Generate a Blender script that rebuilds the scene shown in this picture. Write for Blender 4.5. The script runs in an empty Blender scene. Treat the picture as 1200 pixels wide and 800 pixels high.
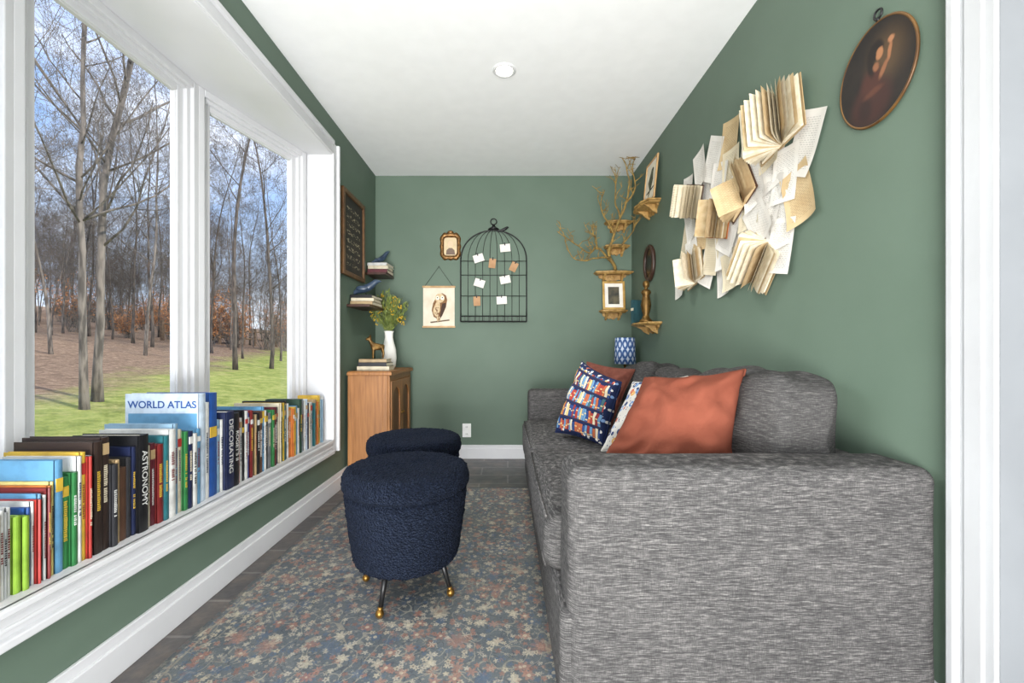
import bpy, bmesh, math, random
from mathutils import Vector, Matrix, noise
RN = random.Random(7)
S = bpy.context.scene
COL = S.collection
F = 500.; VX = 595.; VY = 409.; H = .943
XL = -1.142; XR = 1.07; YB = 3.685; ZC = 2.44
PI = math.pi
def P(u, v, Y): return Vector(((u-VX)*Y/F, Y, H-(v-VY)*Y/F))
def PL(u, v): return P(u, v, XL*F/(u-VX))
def PR(u, v): return P(u, v, XR*F/(u-VX))
def PB(u, v): return P(u, v, YB)
def lin(c):
    o = []
    for x in c[:3]:
        x /= 255.
        o.append(x/12.92 if x <= .04045 else ((x+.055)/1.055)**2.4)
    return (*o, 1.)

# ------------------------------------------------------------ materials
class NT:
    def __init__(s, name):
        s.m = bpy.data.materials.new(name); s.m.use_nodes = True
        s.t = s.m.node_tree; s.n = s.t.nodes; s.l = s.t.links
        s.b = s.n['Principled BSDF']
        s.tc = s.n.new('ShaderNodeTexCoord')
    def put(s, sock, val):
        if isinstance(val, bpy.types.NodeSocket): s.l.new(val, sock)
        else: sock.default_value = val
    def mapv(s, scale=(1,1,1), src='Object', rot=(0,0,0), loc=(0,0,0)):
        n = s.n.new('ShaderNodeMapping'); s.l.new(s.tc.outputs[src], n.inputs[0])
        n.inputs['Scale'].default_value = scale; n.inputs['Rotation'].default_value = rot; n.inputs['Location'].default_value = loc
        return n.outputs[0]
    def noise(s, vec, scale, detail=2, rough=.5):
        n = s.n.new('ShaderNodeTexNoise'); s.l.new(vec, n.inputs['Vector'])
        n.inputs['Scale'].default_value = scale; n.inputs['Detail'].default_value = detail; n.inputs['Roughness'].default_value = rough
        return n.outputs['Fac']
    def voro(s, vec, scale, feature='F1', rand=1.):
        n = s.n.new('ShaderNodeTexVoronoi'); n.feature = feature; s.l.new(vec, n.inputs['Vector'])
        n.inputs['Scale'].default_value = scale; n.inputs['Randomness'].default_value = rand
        return n
    def math(s, op, a, b=0., c=None):
        n = s.n.new('ShaderNodeMath'); n.operation = op
        s.put(n.inputs[0], a); s.put(n.inputs[1], b)
        if c is not None: s.put(n.inputs[2], c)
        return n.outputs[0]
    def vmath(s, op, a, b=None, c=None):
        n = s.n.new('ShaderNodeVectorMath'); n.operation = op
        s.put(n.inputs[0], a)
        if b is not None: s.put(n.inputs[1], b)
        if c is not None: s.put(n.inputs[2], c)
        return n.outputs[0]
    def ramp(s, fac, stops, const=False):
        n = s.n.new('ShaderNodeValToRGB'); s.l.new(fac, n.inputs[0])
        cr = n.color_ramp
        if const: cr.interpolation = 'CONSTANT'
        while len(cr.elements) < len(stops): cr.elements.new(.5)
        for e, (p, c) in zip(cr.elements, stops): e.position = p; e.color = c
        return n.outputs[0]
    def smooth(s, val, a, b):
        n = s.n.new('ShaderNodeMapRange'); n.interpolation_type = 'SMOOTHSTEP'
        s.put(n.inputs[0], val); n.inputs[1].default_value = a; n.inputs[2].default_value = b; n.inputs[3].default_value = 1.; n.inputs[4].default_value = 0.
        return n.outputs[0]
    def mix(s, fac, a, b, blend='MIX'):
        n = s.n.new('ShaderNodeMix'); n.data_type = 'RGBA'; n.blend_type = blend
        s.put(n.inputs[0], fac); s.put(n.inputs[6], a); s.put(n.inputs[7], b)
        return n.outputs[2]
    def sep(s, vec):
        n = s.n.new('ShaderNodeSeparateXYZ'); s.l.new(vec, n.inputs[0]); return n.outputs
    def bump(s, h, strength=.3, dist=.01):
        n = s.n.new('ShaderNodeBump'); s.l.new(h, n.inputs['Height'])
        n.inputs['Strength'].default_value = strength; n.inputs['Distance'].default_value = dist
        s.l.new(n.outputs[0], s.b.inputs['Normal'])
    def fin(s, col, rough=.6, metal=0., spec=.5):
        s.put(s.b.inputs['Base Color'], col); s.put(s.b.inputs['Roughness'], rough)
        s.b.inputs['Metallic'].default_value = metal; s.b.inputs['Specular IOR Level'].default_value = spec
        return s.m
def mat(name, rgb, rgb2=None, rough=.6, metal=0., scale=12., stretch=(1,1,1), detail=3, bump=0., bscale=80., spec=.5, lo=.35, hi=.65):
    t = NT(name)
    if rgb2 is None: rgb2 = tuple(min(255, c*1.06+2) for c in rgb)
    v = t.mapv(stretch)
    c = t.ramp(t.noise(v, scale, detail), [(lo, lin(rgb)), (hi, lin(rgb2))])
    if bump: t.bump(t.noise(t.mapv(), bscale, 3), bump, .004)
    return t.fin(c, rough, metal, spec)

M = {}
M['wall'] = mat('green wall paint', (94,111,97), (98,115,101), rough=.6, scale=3, bump=.06, bscale=220, spec=.3)
M['ceil'] = mat('white ceiling paint', (244,244,244), (247,247,247), rough=.8, bump=.05, bscale=150)
M['white'] = mat('white gloss trim', (206,206,208), (211,211,213), rough=.4, scale=4, spec=.4)
M['casing'] = mat('white casing darkened against window light', (178,179,181), (184,185,187), rough=.45, scale=4, spec=.3)  # white trim with its colour darkened to offset strong window light
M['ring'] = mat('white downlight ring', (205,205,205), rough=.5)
M['jamb'] = mat('jamb trim darkened against lamp light', (114,117,120), (120,123,126), rough=.5, scale=4, spec=.3)  # trim colour darkened to offset the lamps shining on it from behind
M['plate'] = mat('white plastic', (235,235,232), rough=.3)
M['black'] = mat('black metal', (24,24,25), (34,34,35), rough=.4, metal=.3)
M['brass'] = mat('aged brass', (156,118,58), (118,86,38), rough=.38, metal=.85, scale=30)
M['brassdark'] = mat('dull antique brass', (124,94,48), (86,62,30), rough=.45, metal=.7, scale=30)
M['gold'] = mat('carved ochre wood', (186,149,88), (146,110,58), rough=.55, scale=40)
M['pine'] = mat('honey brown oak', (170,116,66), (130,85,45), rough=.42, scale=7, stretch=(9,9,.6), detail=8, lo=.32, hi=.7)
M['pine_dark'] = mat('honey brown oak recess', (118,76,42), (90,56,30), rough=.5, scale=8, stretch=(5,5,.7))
M['walnut'] = mat('walnut shelf', (72,44,34), (52,30,24), rough=.4, scale=8, stretch=(5,1,5))
M['palewood'] = mat('pale wood', (196,160,112), (172,134,88), rough=.5, scale=20, stretch=(1,1,8))
M['paper'] = mat('white paper', (232,228,220), (222,217,207), rough=.8, scale=15)
M['cream'] = mat('book block edge', (226,218,198), (206,196,172), rough=.85, scale=120, stretch=(1,.1,1))
M['aged'] = mat('aged paper edge', (226,217,196), (210,197,169), rough=.9, scale=40)
M['agedark'] = mat('browned paper', (200,178,140), (178,152,111), rough=.9, scale=25)
M['bluebird'] = mat('slate blue glaze', (44,58,78), (62,78,98), rough=.35, scale=25)
M['vase'] = mat('white ceramic', (226,224,218), rough=.25)
M['leafg'] = mat('sage green leaf', (92,110,52), (130,140,70), rough=.6, scale=20)
M['yflower'] = mat('yellow blossom', (208,174,54), (182,146,40), rough=.7, scale=40)
M['branch'] = mat('mossy golden branch bark', (158,129,66), (108,85,44), rough=.8, scale=30, bump=.4, bscale=120)
M['mirror'] = mat('dark mirror glass', (58,52,48), (84,76,70), rough=.22, metal=.8, scale=9)
M['darkframe'] = mat('dark carved wood', (46,30,24), (66,44,32), rough=.4, scale=20)
M['bark'] = mat('grey brown bark', (80,74,69), (130,121,112), rough=.95, scale=3, stretch=(5,5,.8), detail=7, bump=.8, bscale=9, lo=.4, hi=.6)
M['barkdark'] = mat('dark grey bark', (62,56,52), (102,92,84), rough=.95, scale=3, stretch=(5,5,.8), detail=7, bump=.8, bscale=9, lo=.4, hi=.6)
M['rustleaf'] = mat('dry rust leaves', (170,108,64), (202,148,98), rough=.8, scale=2)
M['fence'] = mat('weathered rail', (84,68,54), (112,92,74), rough=.9)
def rustmat():
    t = NT('rust terracotta fabric'); v = t.mapv()
    c = t.ramp(t.noise(v, 7, 3, .5), [(.3, lin((118,65,50))), (.7, lin((129,73,57)))])
    t.bump(t.math('MULTIPLY_ADD', t.noise(v, 18, 4, .5), 1.5, t.math('MULTIPLY', t.noise(v, 420, 2), .25)), .5, .008)
    return t.fin(c, .95, spec=.06)
M['rust'] = rustmat()
M['rustlin'] = mat('rust linen', (120,66,52), (104,55,42), rough=.9, scale=40)
def sofamat(name, k=1., soft=1.):
    t = NT(name)
    a = t.noise(t.mapv((36,36,500)), 1., 4, .68)
    b = t.noise(t.mapv((500,500,70)), 1., 2, .6)
    big = t.noise(t.mapv(), 4., 2)
    s = t.math('MULTIPLY_ADD', a, .8, t.math('MULTIPLY', b, .2))
    g = lambda *c: lin(tuple(x*k for x in c))
    c = t.ramp(s, [(.36, g(40,39,39)), (.46, g(64,63,63)), (.54, g(88,86,85)), (.66, g(136,133,130))])
    c = t.mix(.24*soft, c, t.ramp(big, [(.3, g(64,63,63)), (.7, g(87,85,84))]))
    t.bump(s, .5, .003)
    return t.fin(c, .95, spec=.12)
M['sofa'] = sofamat('charcoal heathered tweed')
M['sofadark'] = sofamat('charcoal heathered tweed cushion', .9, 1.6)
def stoolmat():
    t = NT('navy boucle wool'); v = t.mapv()
    n = t.noise(v, 110, 4, .7)
    d = t.voro(v, 140).outputs['Distance']
    c = t.ramp(n, [(.3, lin((4,7,14))), (.55, lin((15,21,35))), (.75, lin((38,46,64)))])
    t.bump(t.math('ADD', n, d), 1., .016)
    t.fin(c, .95, spec=.1)
    t.b.inputs['Sheen Weight'].default_value = .14; t.b.inputs['Sheen Tint'].default_value = lin((110,126,160))
    return t.m
M['boucle'] = stoolmat()
def rugmat():
    t = NT('faded floral rug'); v0 = t.mapv()
    nn = t.n.new('ShaderNodeTexNoise'); nn.inputs['Scale'].default_value = 75; nn.inputs['Detail'].default_value = 2; t.l.new(v0, nn.inputs['Vector'])
    v = t.vmath('MULTIPLY_ADD', nn.outputs['Color'], (.0055,.0055,0), v0)
    x, y, z = t.sep(v0)
    base = t.ramp(t.noise(v0, 4, 6, .7), [(.3, lin((78,85,91))), (.5, lin((95,101,105))), (.72, lin((116,118,116)))])
    c = base
    for sc, w_, colr, am in ((13,.0105,(160,155,139),.62),(20,.0115,(60,68,76),.58),(8.2,.0065,(170,161,140),.55)):
        f = t.noise(v, sc, 1, .4)
        c = t.mix(t.math('MULTIPLY', t.smooth(t.math('ABSOLUTE', t.math('SUBTRACT', f, .5)), w_*.7, w_*1.4), am), c, lin(colr))
    def flowers(col, scale, R, petals, stops, amt, heart, density=1.):
        n = t.voro(v, scale, 'F1', .9)
        loc = t.vmath('SUBTRACT', v, n.outputs['Position'])
        lx, ly, lz = t.sep(loc)
        r = t.vmath('LENGTH', loc); r = r.node.outputs['Value']
        cs = t.sep(n.outputs['Color'])
        th = t.math('ADD', t.math('ARCTAN2', ly, lx), t.math('MULTIPLY', cs[1], 6.28))
        pet = t.math('MULTIPLY_ADD', t.math('ABSOLUTE', t.math('COSINE', t.math('MULTIPLY', th, petals/2.))), .5*R, .5*R)
        keep = t.math('LESS_THAN', cs[2], density)
        m = t.math('MULTIPLY', t.math('MULTIPLY', t.smooth(t.math('DIVIDE', r, pet), .8, 1.08), keep), amt)
        col = t.mix(m, col, t.ramp(cs[0], stops, True))
        h = t.math('MULTIPLY', t.math('MULTIPLY', t.smooth(t.math('DIVIDE', r, R), .24, .36), keep), amt)
        return t.mix(h, col, lin(heart))
    c = flowers(c, 78, .0058, 4, [(0, lin((158,153,138))), (.3, lin((68,79,90))), (.55, lin((168,160,142))), (.8, lin((110,110,102)))], .65, (92,88,84), .85)
    c = flowers(c, 41, .0115, 5, [(0, lin((186,177,159))), (.25, lin((158,113,97))), (.5, lin((77,96,118))), (.7, lin((188,177,154))), (.9, lin((132,95,85)))], .76, (100,87,80), .75)
    c = flowers(c, 19.5, .0215, 6, [(0, lin((162,122,106))), (.3, lin((190,180,159))), (.6, lin((74,93,116))), (.8, lin((152,106,93)))], .68, (198,186,160), .62)
    c = flowers(c, 8.2, .04, 8, [(0, lin((178,166,146))), (.4, lin((87,104,125))), (.7, lin((152,115,103)))], .5, (136,103,92), .5)
    ex = t.math('MINIMUM', t.math('SUBTRACT', x, -1.03), t.math('SUBTRACT', .75, x)); ey = t.math('SUBTRACT', 2.89, y); e = t.math('MINIMUM', ex, ey)
    c = t.mix(t.math('MULTIPLY', t.math('LESS_THAN', e, .02), .7), c, lin((74,78,80)))
    c = t.mix(t.math('MULTIPLY', t.math('COMPARE', e, .04, .004), .5), c, lin((160,150,130)))
    dis = t.ramp(t.noise(v0, 26, 7, .82), [(.46, (0,0,0,1)), (.64, (1,1,1,1))])
    c = t.mix(t.math('MULTIPLY', t.sep(dis)[0], .32), c, lin((104,107,109)))
    c = t.mix(1., c, t.ramp(t.noise(v0, 260, 2), [(.35, (.78,.78,.78,1)), (.65, (1.,1.,1.,1))]), 'MULTIPLY')
    t.bump(t.noise(v0, 300, 2), .25, .003)
    return t.fin(c, .6, spec=.4)
M['rug'] = rugmat()
def tilemat():
    t = NT('dark slate tile'); v = t.mapv()
    b = t.n.new('ShaderNodeTexBrick'); t.l.new(v, b.inputs['Vector'])
    b.inputs['Scale'].default_value = 1.; b.inputs['Brick Width'].default_value = .40; b.inputs['Row Height'].default_value = .20
    b.inputs['Mortar Size'].default_value = .006; b.inputs['Color1'].default_value = lin((60,59,61)); b.inputs['Color2'].default_value = lin((90,84,80))
    b.inputs['Mortar'].default_value = lin((136,132,128))
    c = t.mix(.5, b.outputs['Color'], t.ramp(t.noise(v, 9, 6, .7), [(.35, lin((54,55,60))), (.5, lin((82,79,78))), (.68, lin((122,108,96)))]))
    t.bump(t.noise(v, 14, 5), .3, .01)
    return t.fin(c, .35)
M['tile'] = tilemat()
def pagemat(name, paper, paper2, ink, amt=.3, bw=.017, rh=.0072, ms=.0023, mx=.052, my=.084):
    t = NT(name); v = t.mapv()
    b = t.n.new('ShaderNodeTexBrick'); t.l.new(v, b.inputs['Vector']); b.offset = .37
    b.inputs['Scale'].default_value = 1.; b.inputs['Brick Width'].default_value = bw; b.inputs['Row Height'].default_value = rh
    b.inputs['Mortar Size'].default_value = ms; b.inputs['Color1'].default_value = (1,1,1,1); b.inputs['Color2'].default_value = (.6,.6,.6,1); b.inputs['Mortar'].default_value = (0,0,0,1)
    x, y, z = t.sep(v)
    mk = t.math('MULTIPLY', t.math('LESS_THAN', t.math('ABSOLUTE', x), mx), t.math('LESS_THAN', t.math('ABSOLUTE', y), my))
    f = t.math('MULTIPLY', t.math('MULTIPLY', t.sep(b.outputs['Color'])[0], mk), amt)
    pc = t.ramp(t.noise(v, 12, 4), [(.3, lin(paper)), (.7, lin(paper2))])
    return t.fin(t.mix(f, pc, lin(ink)), .85)
M['page'] = pagemat('printed white page', (226,223,217), (216,211,203), (104,100,96), .45)
M['pagetan'] = pagemat('printed aged page', (206,184,144), (186,158,116), (100,78,56), .45)
M['pagecream'] = pagemat('printed cream page', (219,209,184), (204,190,161), (100,88,74), .45)
def booksmat():
    t = NT('bookshelf print fabric'); x, y, z = t.sep(t.tc.outputs['UV'])
    yy = t.math('MULTIPLY', y, 4.4)
    row = t.math('FLOOR', yy)
    cx = t.math('ADD', t.math('MULTIPLY', x, 23.), t.math('MULTIPLY', row, .37))
    cell = t.math('FLOOR', cx)
    cb = t.n.new('ShaderNodeCombineXYZ'); t.l.new(cell, cb.inputs[0]); t.l.new(row, cb.inputs[1])
    wn = t.n.new('ShaderNodeTexWhiteNoise'); t.l.new(cb.outputs[0], wn.inputs['Vector'])
    wc = t.sep(wn.outputs['Color'])
    c = t.ramp(wn.outputs['Value'], [(0, lin((158,60,48))), (.12, lin((46,72,124))), (.28, lin((206,180,120))), (.4, lin((178,98,62))), (.5, lin((98,136,168))), (.64, lin((132,46,46))), (.72, lin((208,196,170))), (.82, lin((64,98,104))), (.92, lin((196,146,66)))], True)
    fx = t.math('FRACT', cx); fy = t.math('FRACT', yy)
    top = t.math('MULTIPLY_ADD', wc[0], .2, .74)
    edge = t.math('MAXIMUM', t.math('LESS_THAN', fx, .12), t.math('GREATER_THAN', fy, top))
    bpos = t.math('MULTIPLY_ADD', wc[1], .4, .2)
    band = t.math('MULTIPLY', t.math('COMPARE', fy, bpos, .04), .7)
    c = t.mix(band, c, lin((222,200,140)))
    c = t.mix(edge, c, lin((28,38,72)))
    shelf = t.math('LESS_THAN', fy, .07); c = t.mix(shelf, c, lin((60,48,60)))
    uvm = t.mapv(src='UV')
    vn = t.voro(uvm, 15, 'F1', .9)
    border = t.math('GREATER_THAN', t.math('MAXIMUM', t.math('ABSOLUTE', t.math('SUBTRACT', x, .5)), t.math('ABSOLUTE', t.math('SUBTRACT', y, .5))), .445)
    c = t.mix(border, c, lin((30,40,74)))
    fl = t.math('MULTIPLY', t.math('LESS_THAN', vn.outputs['Distance'], .38), border)
    c = t.mix(fl, c, t.ramp(t.sep(vn.outputs['Color'])[0], [(0, lin((218,214,206))), (.5, lin((112,140,180))), (.75, lin((196,110,80)))], True))
    return t.fin(c, .85, spec=.2)
M['bookfab'] = booksmat()
def floralmat():
    t = NT('light multicolour floral fabric'); v = t.mapv(src='UV')
    a = t.voro(v, 10, 'F1', .9); b = t.voro(v, 21, 'F1', 1.)
    ca = t.ramp(t.sep(a.outputs['Color'])[0], [(0, lin((40,56,98))), (.4, lin((182,96,66))), (.65, lin((108,136,176))), (.85, lin((196,150,84)))], True)
    c = t.mix(t.math('LESS_THAN', a.outputs['Distance'], .44), lin((196,192,184)), ca)
    c = t.mix(t.math('LESS_THAN', a.outputs['Distance'], .16), c, lin((222,212,190)))
    c = t.mix(t.math('MULTIPLY', t.math('LESS_THAN', b.outputs['Distance'], .24), .8), c, lin((52,70,112)))
    return t.fin(c, .85)
M['floral'] = floralmat()
def shademat():
    t = NT('blue ikat shade fabric'); v = t.mapv()
    x, y, z = t.sep(v)
    jit = t.math('MULTIPLY', t.math('SUBTRACT', t.noise(t.mapv((60,60,12)), 1., 3, .7), .5), 1.1)
    ang = t.math('ARCTAN2', y, x)
    a = t.math('ABSOLUTE', t.math('SINE', t.math('MULTIPLY', ang, 6.)))
    b = t.math('ABSOLUTE', t.math('SINE', t.math('ADD', t.math('MULTIPLY', z, 40.), jit)))
    s = t.math('MULTIPLY', t.math('ADD', t.math('ADD', a, b), t.math('MULTIPLY', jit, .5)), .5)
    c = t.ramp(s, [(.34, lin((212,220,230))), (.46, lin((84,122,176))), (.64, lin((38,66,122))), (.82, lin((64,102,160))), (.95, lin((206,214,226)))])
    return t.fin(c, .8)
M['shade'] = shademat()
def glassmat():
    t = NT('clear window glass')
    tr = t.n.new('ShaderNodeBsdfTransparent'); gl = t.n.new('ShaderNodeBsdfGlossy'); gl.inputs['Roughness'].default_value = .02
    mx = t.n.new('ShaderNodeMixShader'); mx.inputs[0].default_value = .02
    t.l.new(tr.outputs[0], mx.inputs[1]); t.l.new(gl.outputs[0], mx.inputs[2])
    t.l.new(mx.outputs[0], t.n['Material Output'].inputs[0])
    return t.m
M['glass'] = glassmat()
def emis(name, rgb, st):
    t = NT(name); t.fin(lin(rgb), .5)
    t.b.inputs['Emission Color'].default_value = lin(rgb); t.b.inputs['Emission Strength'].default_value = st
    return t.m
M['lens'] = emis('lit diffuser', (255,246,230), 14.)
def groundmat():
    t = NT('lawn and leaf litter'); v = t.mapv()
    x, y, z = t.sep(v)
    w = t.math('ADD', t.math('ADD', x, 7.), t.math('MULTIPLY', t.math('SUBTRACT', y, 6.3), .348))
    w = t.math('ADD', w, t.math('MULTIPLY', t.math('SUBTRACT', t.noise(v, .6, 6, .65), .5), 5.))
    fac = t.math('MULTIPLY_ADD', w, .6, .62)
    g = t.ramp(t.noise(v, 3., 8, .8), [(.32, lin((102,116,52))), (.5, lin((150,158,82))), (.68, lin((190,180,118)))])
    l = t.ramp(t.noise(v, 6., 8, .85), [(.32, lin((82,67,56))), (.5, lin((140,115,95))), (.68, lin((190,164,136)))])
    cl = t.n.new('ShaderNodeClamp'); t.l.new(fac, cl.inputs[0])
    t.bump(t.noise(v, 14, 6, .7), .8, .12)
    return t.fin(t.mix(cl.outputs[0], l, g), .95, spec=.1)
M['ground'] = groundmat()
def paintmat():
    t = NT('soft brown oil painting'); v0 = t.mapv()
    nn = t.n.new('ShaderNodeTexNoise'); nn.inputs['Scale'].default_value = 40; nn.inputs['Detail'].default_value = 4; t.l.new(v0, nn.inputs['Vector'])
    v = t.vmath('MULTIPLY_ADD', nn.outputs['Color'], (.008,.008,0), t.vmath('SUBTRACT', v0, (.004,.004,0)))
    x, y, z = t.sep(v)
    def blob(cx, cy, rx, ry, a=.6, b=1.15, rot=0.):
        dx = t.math('SUBTRACT', x, cx); dy = t.math('SUBTRACT', y, cy)
        ca, sa = math.cos(rot), math.sin(rot)
        px = t.math('ADD', t.math('MULTIPLY', dx, ca/rx), t.math('MULTIPLY', dy, sa/rx)); py = t.math('ADD', t.math('MULTIPLY', dx, -sa/ry), t.math('MULTIPLY', dy, ca/ry))
        return t.smooth(t.math('SQRT', t.math('ADD', t.math('MULTIPLY', px, px), t.math('MULTIPLY', py, py))), a, b)
    c = t.ramp(t.noise(v0, 14, 5, .6), [(.35, lin((18,14,12))), (.7, lin((32,25,20)))])
    def put(m, col, k=1.):
        nonlocal c
        c = t.mix(t.math('MULTIPLY', m, k), c, lin(col))
    put(blob(.035,.03,.08,.095,.1,1.2), (84,64,42), .85)
    put(blob(-.01,-.075,.075,.07,.6,1.2), (54,27,22))
    put(blob(-.012,-.02,.04,.05,.5,1.2), (66,34,26))
    put(blob(-.03,-.09,.03,.05,.3,1.2), (32,17,15), .8)
    put(blob(.0,.064,.027,.028,.7,1.2), (24,16,12))
    put(blob(-.016,.03,.014,.04,.5,1.2,.2), (24,16,12))
    put(blob(.013,.05,.0135,.019,.65,1.12), (162,112,76))
    put(blob(.003,.018,.012,.014,.5,1.2), (134,88,60))
    put(blob(.03,.0,.010,.03,.5,1.15,-.5), (134,88,60))
    put(blob(.046,.038,.0078,.03,.5,1.15,-.12), (150,101,68))
    put(blob(.049,.068,.011,.010,.5,1.2,.3), (162,112,78))
    put(blob(-.004,-.05,.04,.012,.4,1.2,.16), (92,52,36), .7)
    return t.fin(c, .45, spec=.3)
CM = {}
PAL = {'cream':(226,214,186),'white':(228,228,224),'pale grey':(196,198,198),'lime green':(150,190,66),'royal blue':(38,84,158),'sky blue':(100,158,198),
 'orange':(210,120,54),'pale yellow':(228,212,134),'green':(54,130,72),'yellow':(226,186,66),'dark brown':(50,36,30),'charcoal':(54,54,58),'brown':(98,68,52),
 'black':(24,24,27),'maroon':(98,34,44),'teal':(46,116,124),'light blue':(144,178,202),'navy':(28,38,74),'dark red':(126,38,38),'grey':(128,130,134),
 'dark green':(36,66,50),'tan':(188,160,118),'red':(182,54,48),'pale blue':(206,222,238),'dull teal':(48,88,96)}
def cmat(n):
    if n not in CM:
        a = tuple(c*.88 for c in PAL[n]); CM[n] = mat('book cover '+n, tuple(c*.86 for c in a), a, rough=.45, scale=22, detail=6, lo=.3, hi=.55)
    return CM[n]

# ------------------------------------------------------------ geometry
class MB:
    def __init__(s): s.v = []; s.f = []; s.m = []
    def add(s, vs, fs, mi=0, T=None):
        o = len(s.v)
        s.v += [tuple(T @ Vector(p)) if T is not None else tuple(p) for p in vs]
        s.f += [tuple(i+o for i in f) for f in fs]; s.m += [mi]*len(fs); return s
    def box(s, x0, x1, y0, y1, z0, z1, mi=0, T=None):
        vs = [(x,y,z) for x in (x0,x1) for y in (y0,y1) for z in (z0,z1)]
        return s.add(vs, [(0,1,3,2),(4,6,7,5),(0,4,5,1),(2,3,7,6),(0,2,6,4),(1,5,7,3)], mi, T)
    def tube(s, pts, r, n=8, mi=0, T=None, closed=False):
        pts = [Vector(p) for p in pts]; N = len(pts)
        if not hasattr(r, '__len__'): r = [r]*N
        vs = []; up = None
        for i, p in enumerate(pts):
            if closed: d = pts[(i+1)%N]-pts[i-1]
            else: d = pts[min(i+1,N-1)]-pts[max(i-1,0)]
            d = d.normalized() if d.length > 1e-9 else Vector((0,0,1))
            if up is None:
                up = Vector((0,0,1)) if abs(d.z) < .9 else Vector((1,0,0))
            a = d.cross(up)
            if a.length < 1e-6: a = d.cross(Vector((.3,.7,.2)))
            a.normalize(); b = a.cross(d).normalized(); up = b
            for k in range(n):
                t = 2*PI*k/n; vs.append(p+(a*math.cos(t)+b*math.sin(t))*r[i])
        fs = []
        for i in range(N if closed else N-1):
            j = (i+1) % N
            for k in range(n):
                k2 = (k+1) % n; fs.append((i*n+k, i*n+k2, j*n+k2, j*n+k))
        if not closed: fs += [tuple(range(n))[::-1], tuple((N-1)*n+k for k in range(n))]
        return s.add(vs, fs, mi, T)
    def lathe(s, prof, n=24, mi=0, T=None):
        vs = []; fs = []
        for r, z in prof:
            for k in range(n): t = 2*PI*k/n; vs.append((r*math.cos(t), r*math.sin(t), z))
        for i in range(len(prof)-1):
            for k in range(n):
                k2 = (k+1) % n; fs.append((i*n+k, i*n+k2, (i+1)*n+k2, (i+1)*n+k))
        fs.append(tuple(range(n))[::-1]); fs.append(tuple((len(prof)-1)*n+k for k in range(n)))
        return s.add(vs, fs, mi, T)
    def prism(s, poly, z0, z1, mi=0, T=None):
        n = len(poly)
        vs = [(x,y,z0) for x,y in poly]+[(x,y,z1) for x,y in poly]
        fs = [tuple(range(n))[::-1], tuple(range(n,2*n))]+[(i,(i+1)%n,n+(i+1)%n,n+i) for i in range(n)]
        return s.add(vs, fs, mi, T)
    def ball(s, c, r, n=10, mi=0, sc=(1,1,1), T=None):
        prof = [(max(1e-4, r*math.sin(PI*i/n)), -r*math.cos(PI*i/n)) for i in range(n+1)]
        T2 = Matrix.Translation(c) @ Matrix.Diagonal((*sc,1))
        return s.lathe(prof, n+4, mi, T @ T2 if T is not None else T2)
    def rbox(s, c, size, r, n=12, bulge=(0,0,0), mi=0, T=None, wob=0., wf=7):
        h = [x/2 for x in size]
        G = []
        for k in range(3):
            e = min(r/h[k], .9)
            g = [-1+e*i/5 for i in range(6)]
            m = max(4, n-10)
            g += [-1+e+(2-2*e)*i/m for i in range(1, m)]
            g += [-x for x in g[:6]][::-1]
            G.append(g)
        vs = []; fs = []; key = {}
        def vid(p0):
            p = Vector(p0[k]*h[k] for k in range(3))
            q = Vector(max(-(h[k]-r), min(h[k]-r, p[k])) for k in range(3)); d = p-q
            if d.length > 1e-9: p = q+d.normalized()*r
            e = p.copy()
            for k in range(3):
                b, c2 = (k+1)%3, (k+2)%3
                e[k] += bulge[k]*(p[k]/h[k])*max(0,1-(p[b]/h[b])**2)*max(0,1-(p[c2]/h[c2])**2)
            e = e+Vector(c)
            if wob: e += noise.noise_vector(e*wf)*wob
            kk = tuple(round(x,4) for x in p0)
            if kk not in key: key[kk] = len(vs); vs.append(e)
            return key[kk]
        for ax in range(3):
            b, c2 = (ax+1)%3, (ax+2)%3
            for sg in (-1,1):
                for i in range(len(G[b])-1):
                    for j in range(len(G[c2])-1):
                        q = []
                        for a_, b_ in ((i,j),(i+1,j),(i+1,j+1),(i,j+1)):
                            p0 = [0,0,0]; p0[ax] = sg; p0[b] = G[b][a_]; p0[c2] = G[c2][b_]; q.append(vid(p0))
                        fs.append(tuple(q) if sg > 0 else tuple(q[::-1]))
        return s.add(vs, fs, mi, T)
    def build(s, name, mats, parent=None, smooth=False, bevel=0., world=False, T=None, segs=2):
        me = bpy.data.meshes.new(name); me.from_pydata(s.v, [], s.f); me.update()
        if not isinstance(mats, (list,tuple)): mats = [mats]
        for m in mats: me.materials.append(m)
        me.polygons.foreach_set('material_index', s.m)
        if smooth: me.polygons.foreach_set('use_smooth', [True]*len(s.f))
        return link(name, me, parent, bevel, world, T, segs)
def link(name, me, parent=None, bevel=0., world=False, T=None, segs=2):
    o = bpy.data.objects.new(name, me); COL.objects.link(o)
    if T is not None: o.matrix_world = T
    if parent is not None:
        o.parent = parent
        if world: o.location = -parent.location
    if bevel:
        b = o.modifiers.new('bevel', 'BEVEL'); b.width = bevel; b.segments = segs; b.limit_method = 'ANGLE'
    return o
def tag(o, label, cat, group=None, kind=None):
    o['label'] = label; o['category'] = cat
    if group: o['group'] = group
    if kind: o['kind'] = kind
    return o
def thing(name, label, cat, loc=(0,0,0), rotz=0., group=None):
    o = bpy.data.objects.new(name, None); COL.objects.link(o); o.location = loc; o.rotation_euler = (0,0,rotz); o.empty_display_size = .05
    return tag(o, label, cat, group)
def struct(o, label=None):
    o['kind'] = 'structure'; return o
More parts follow.
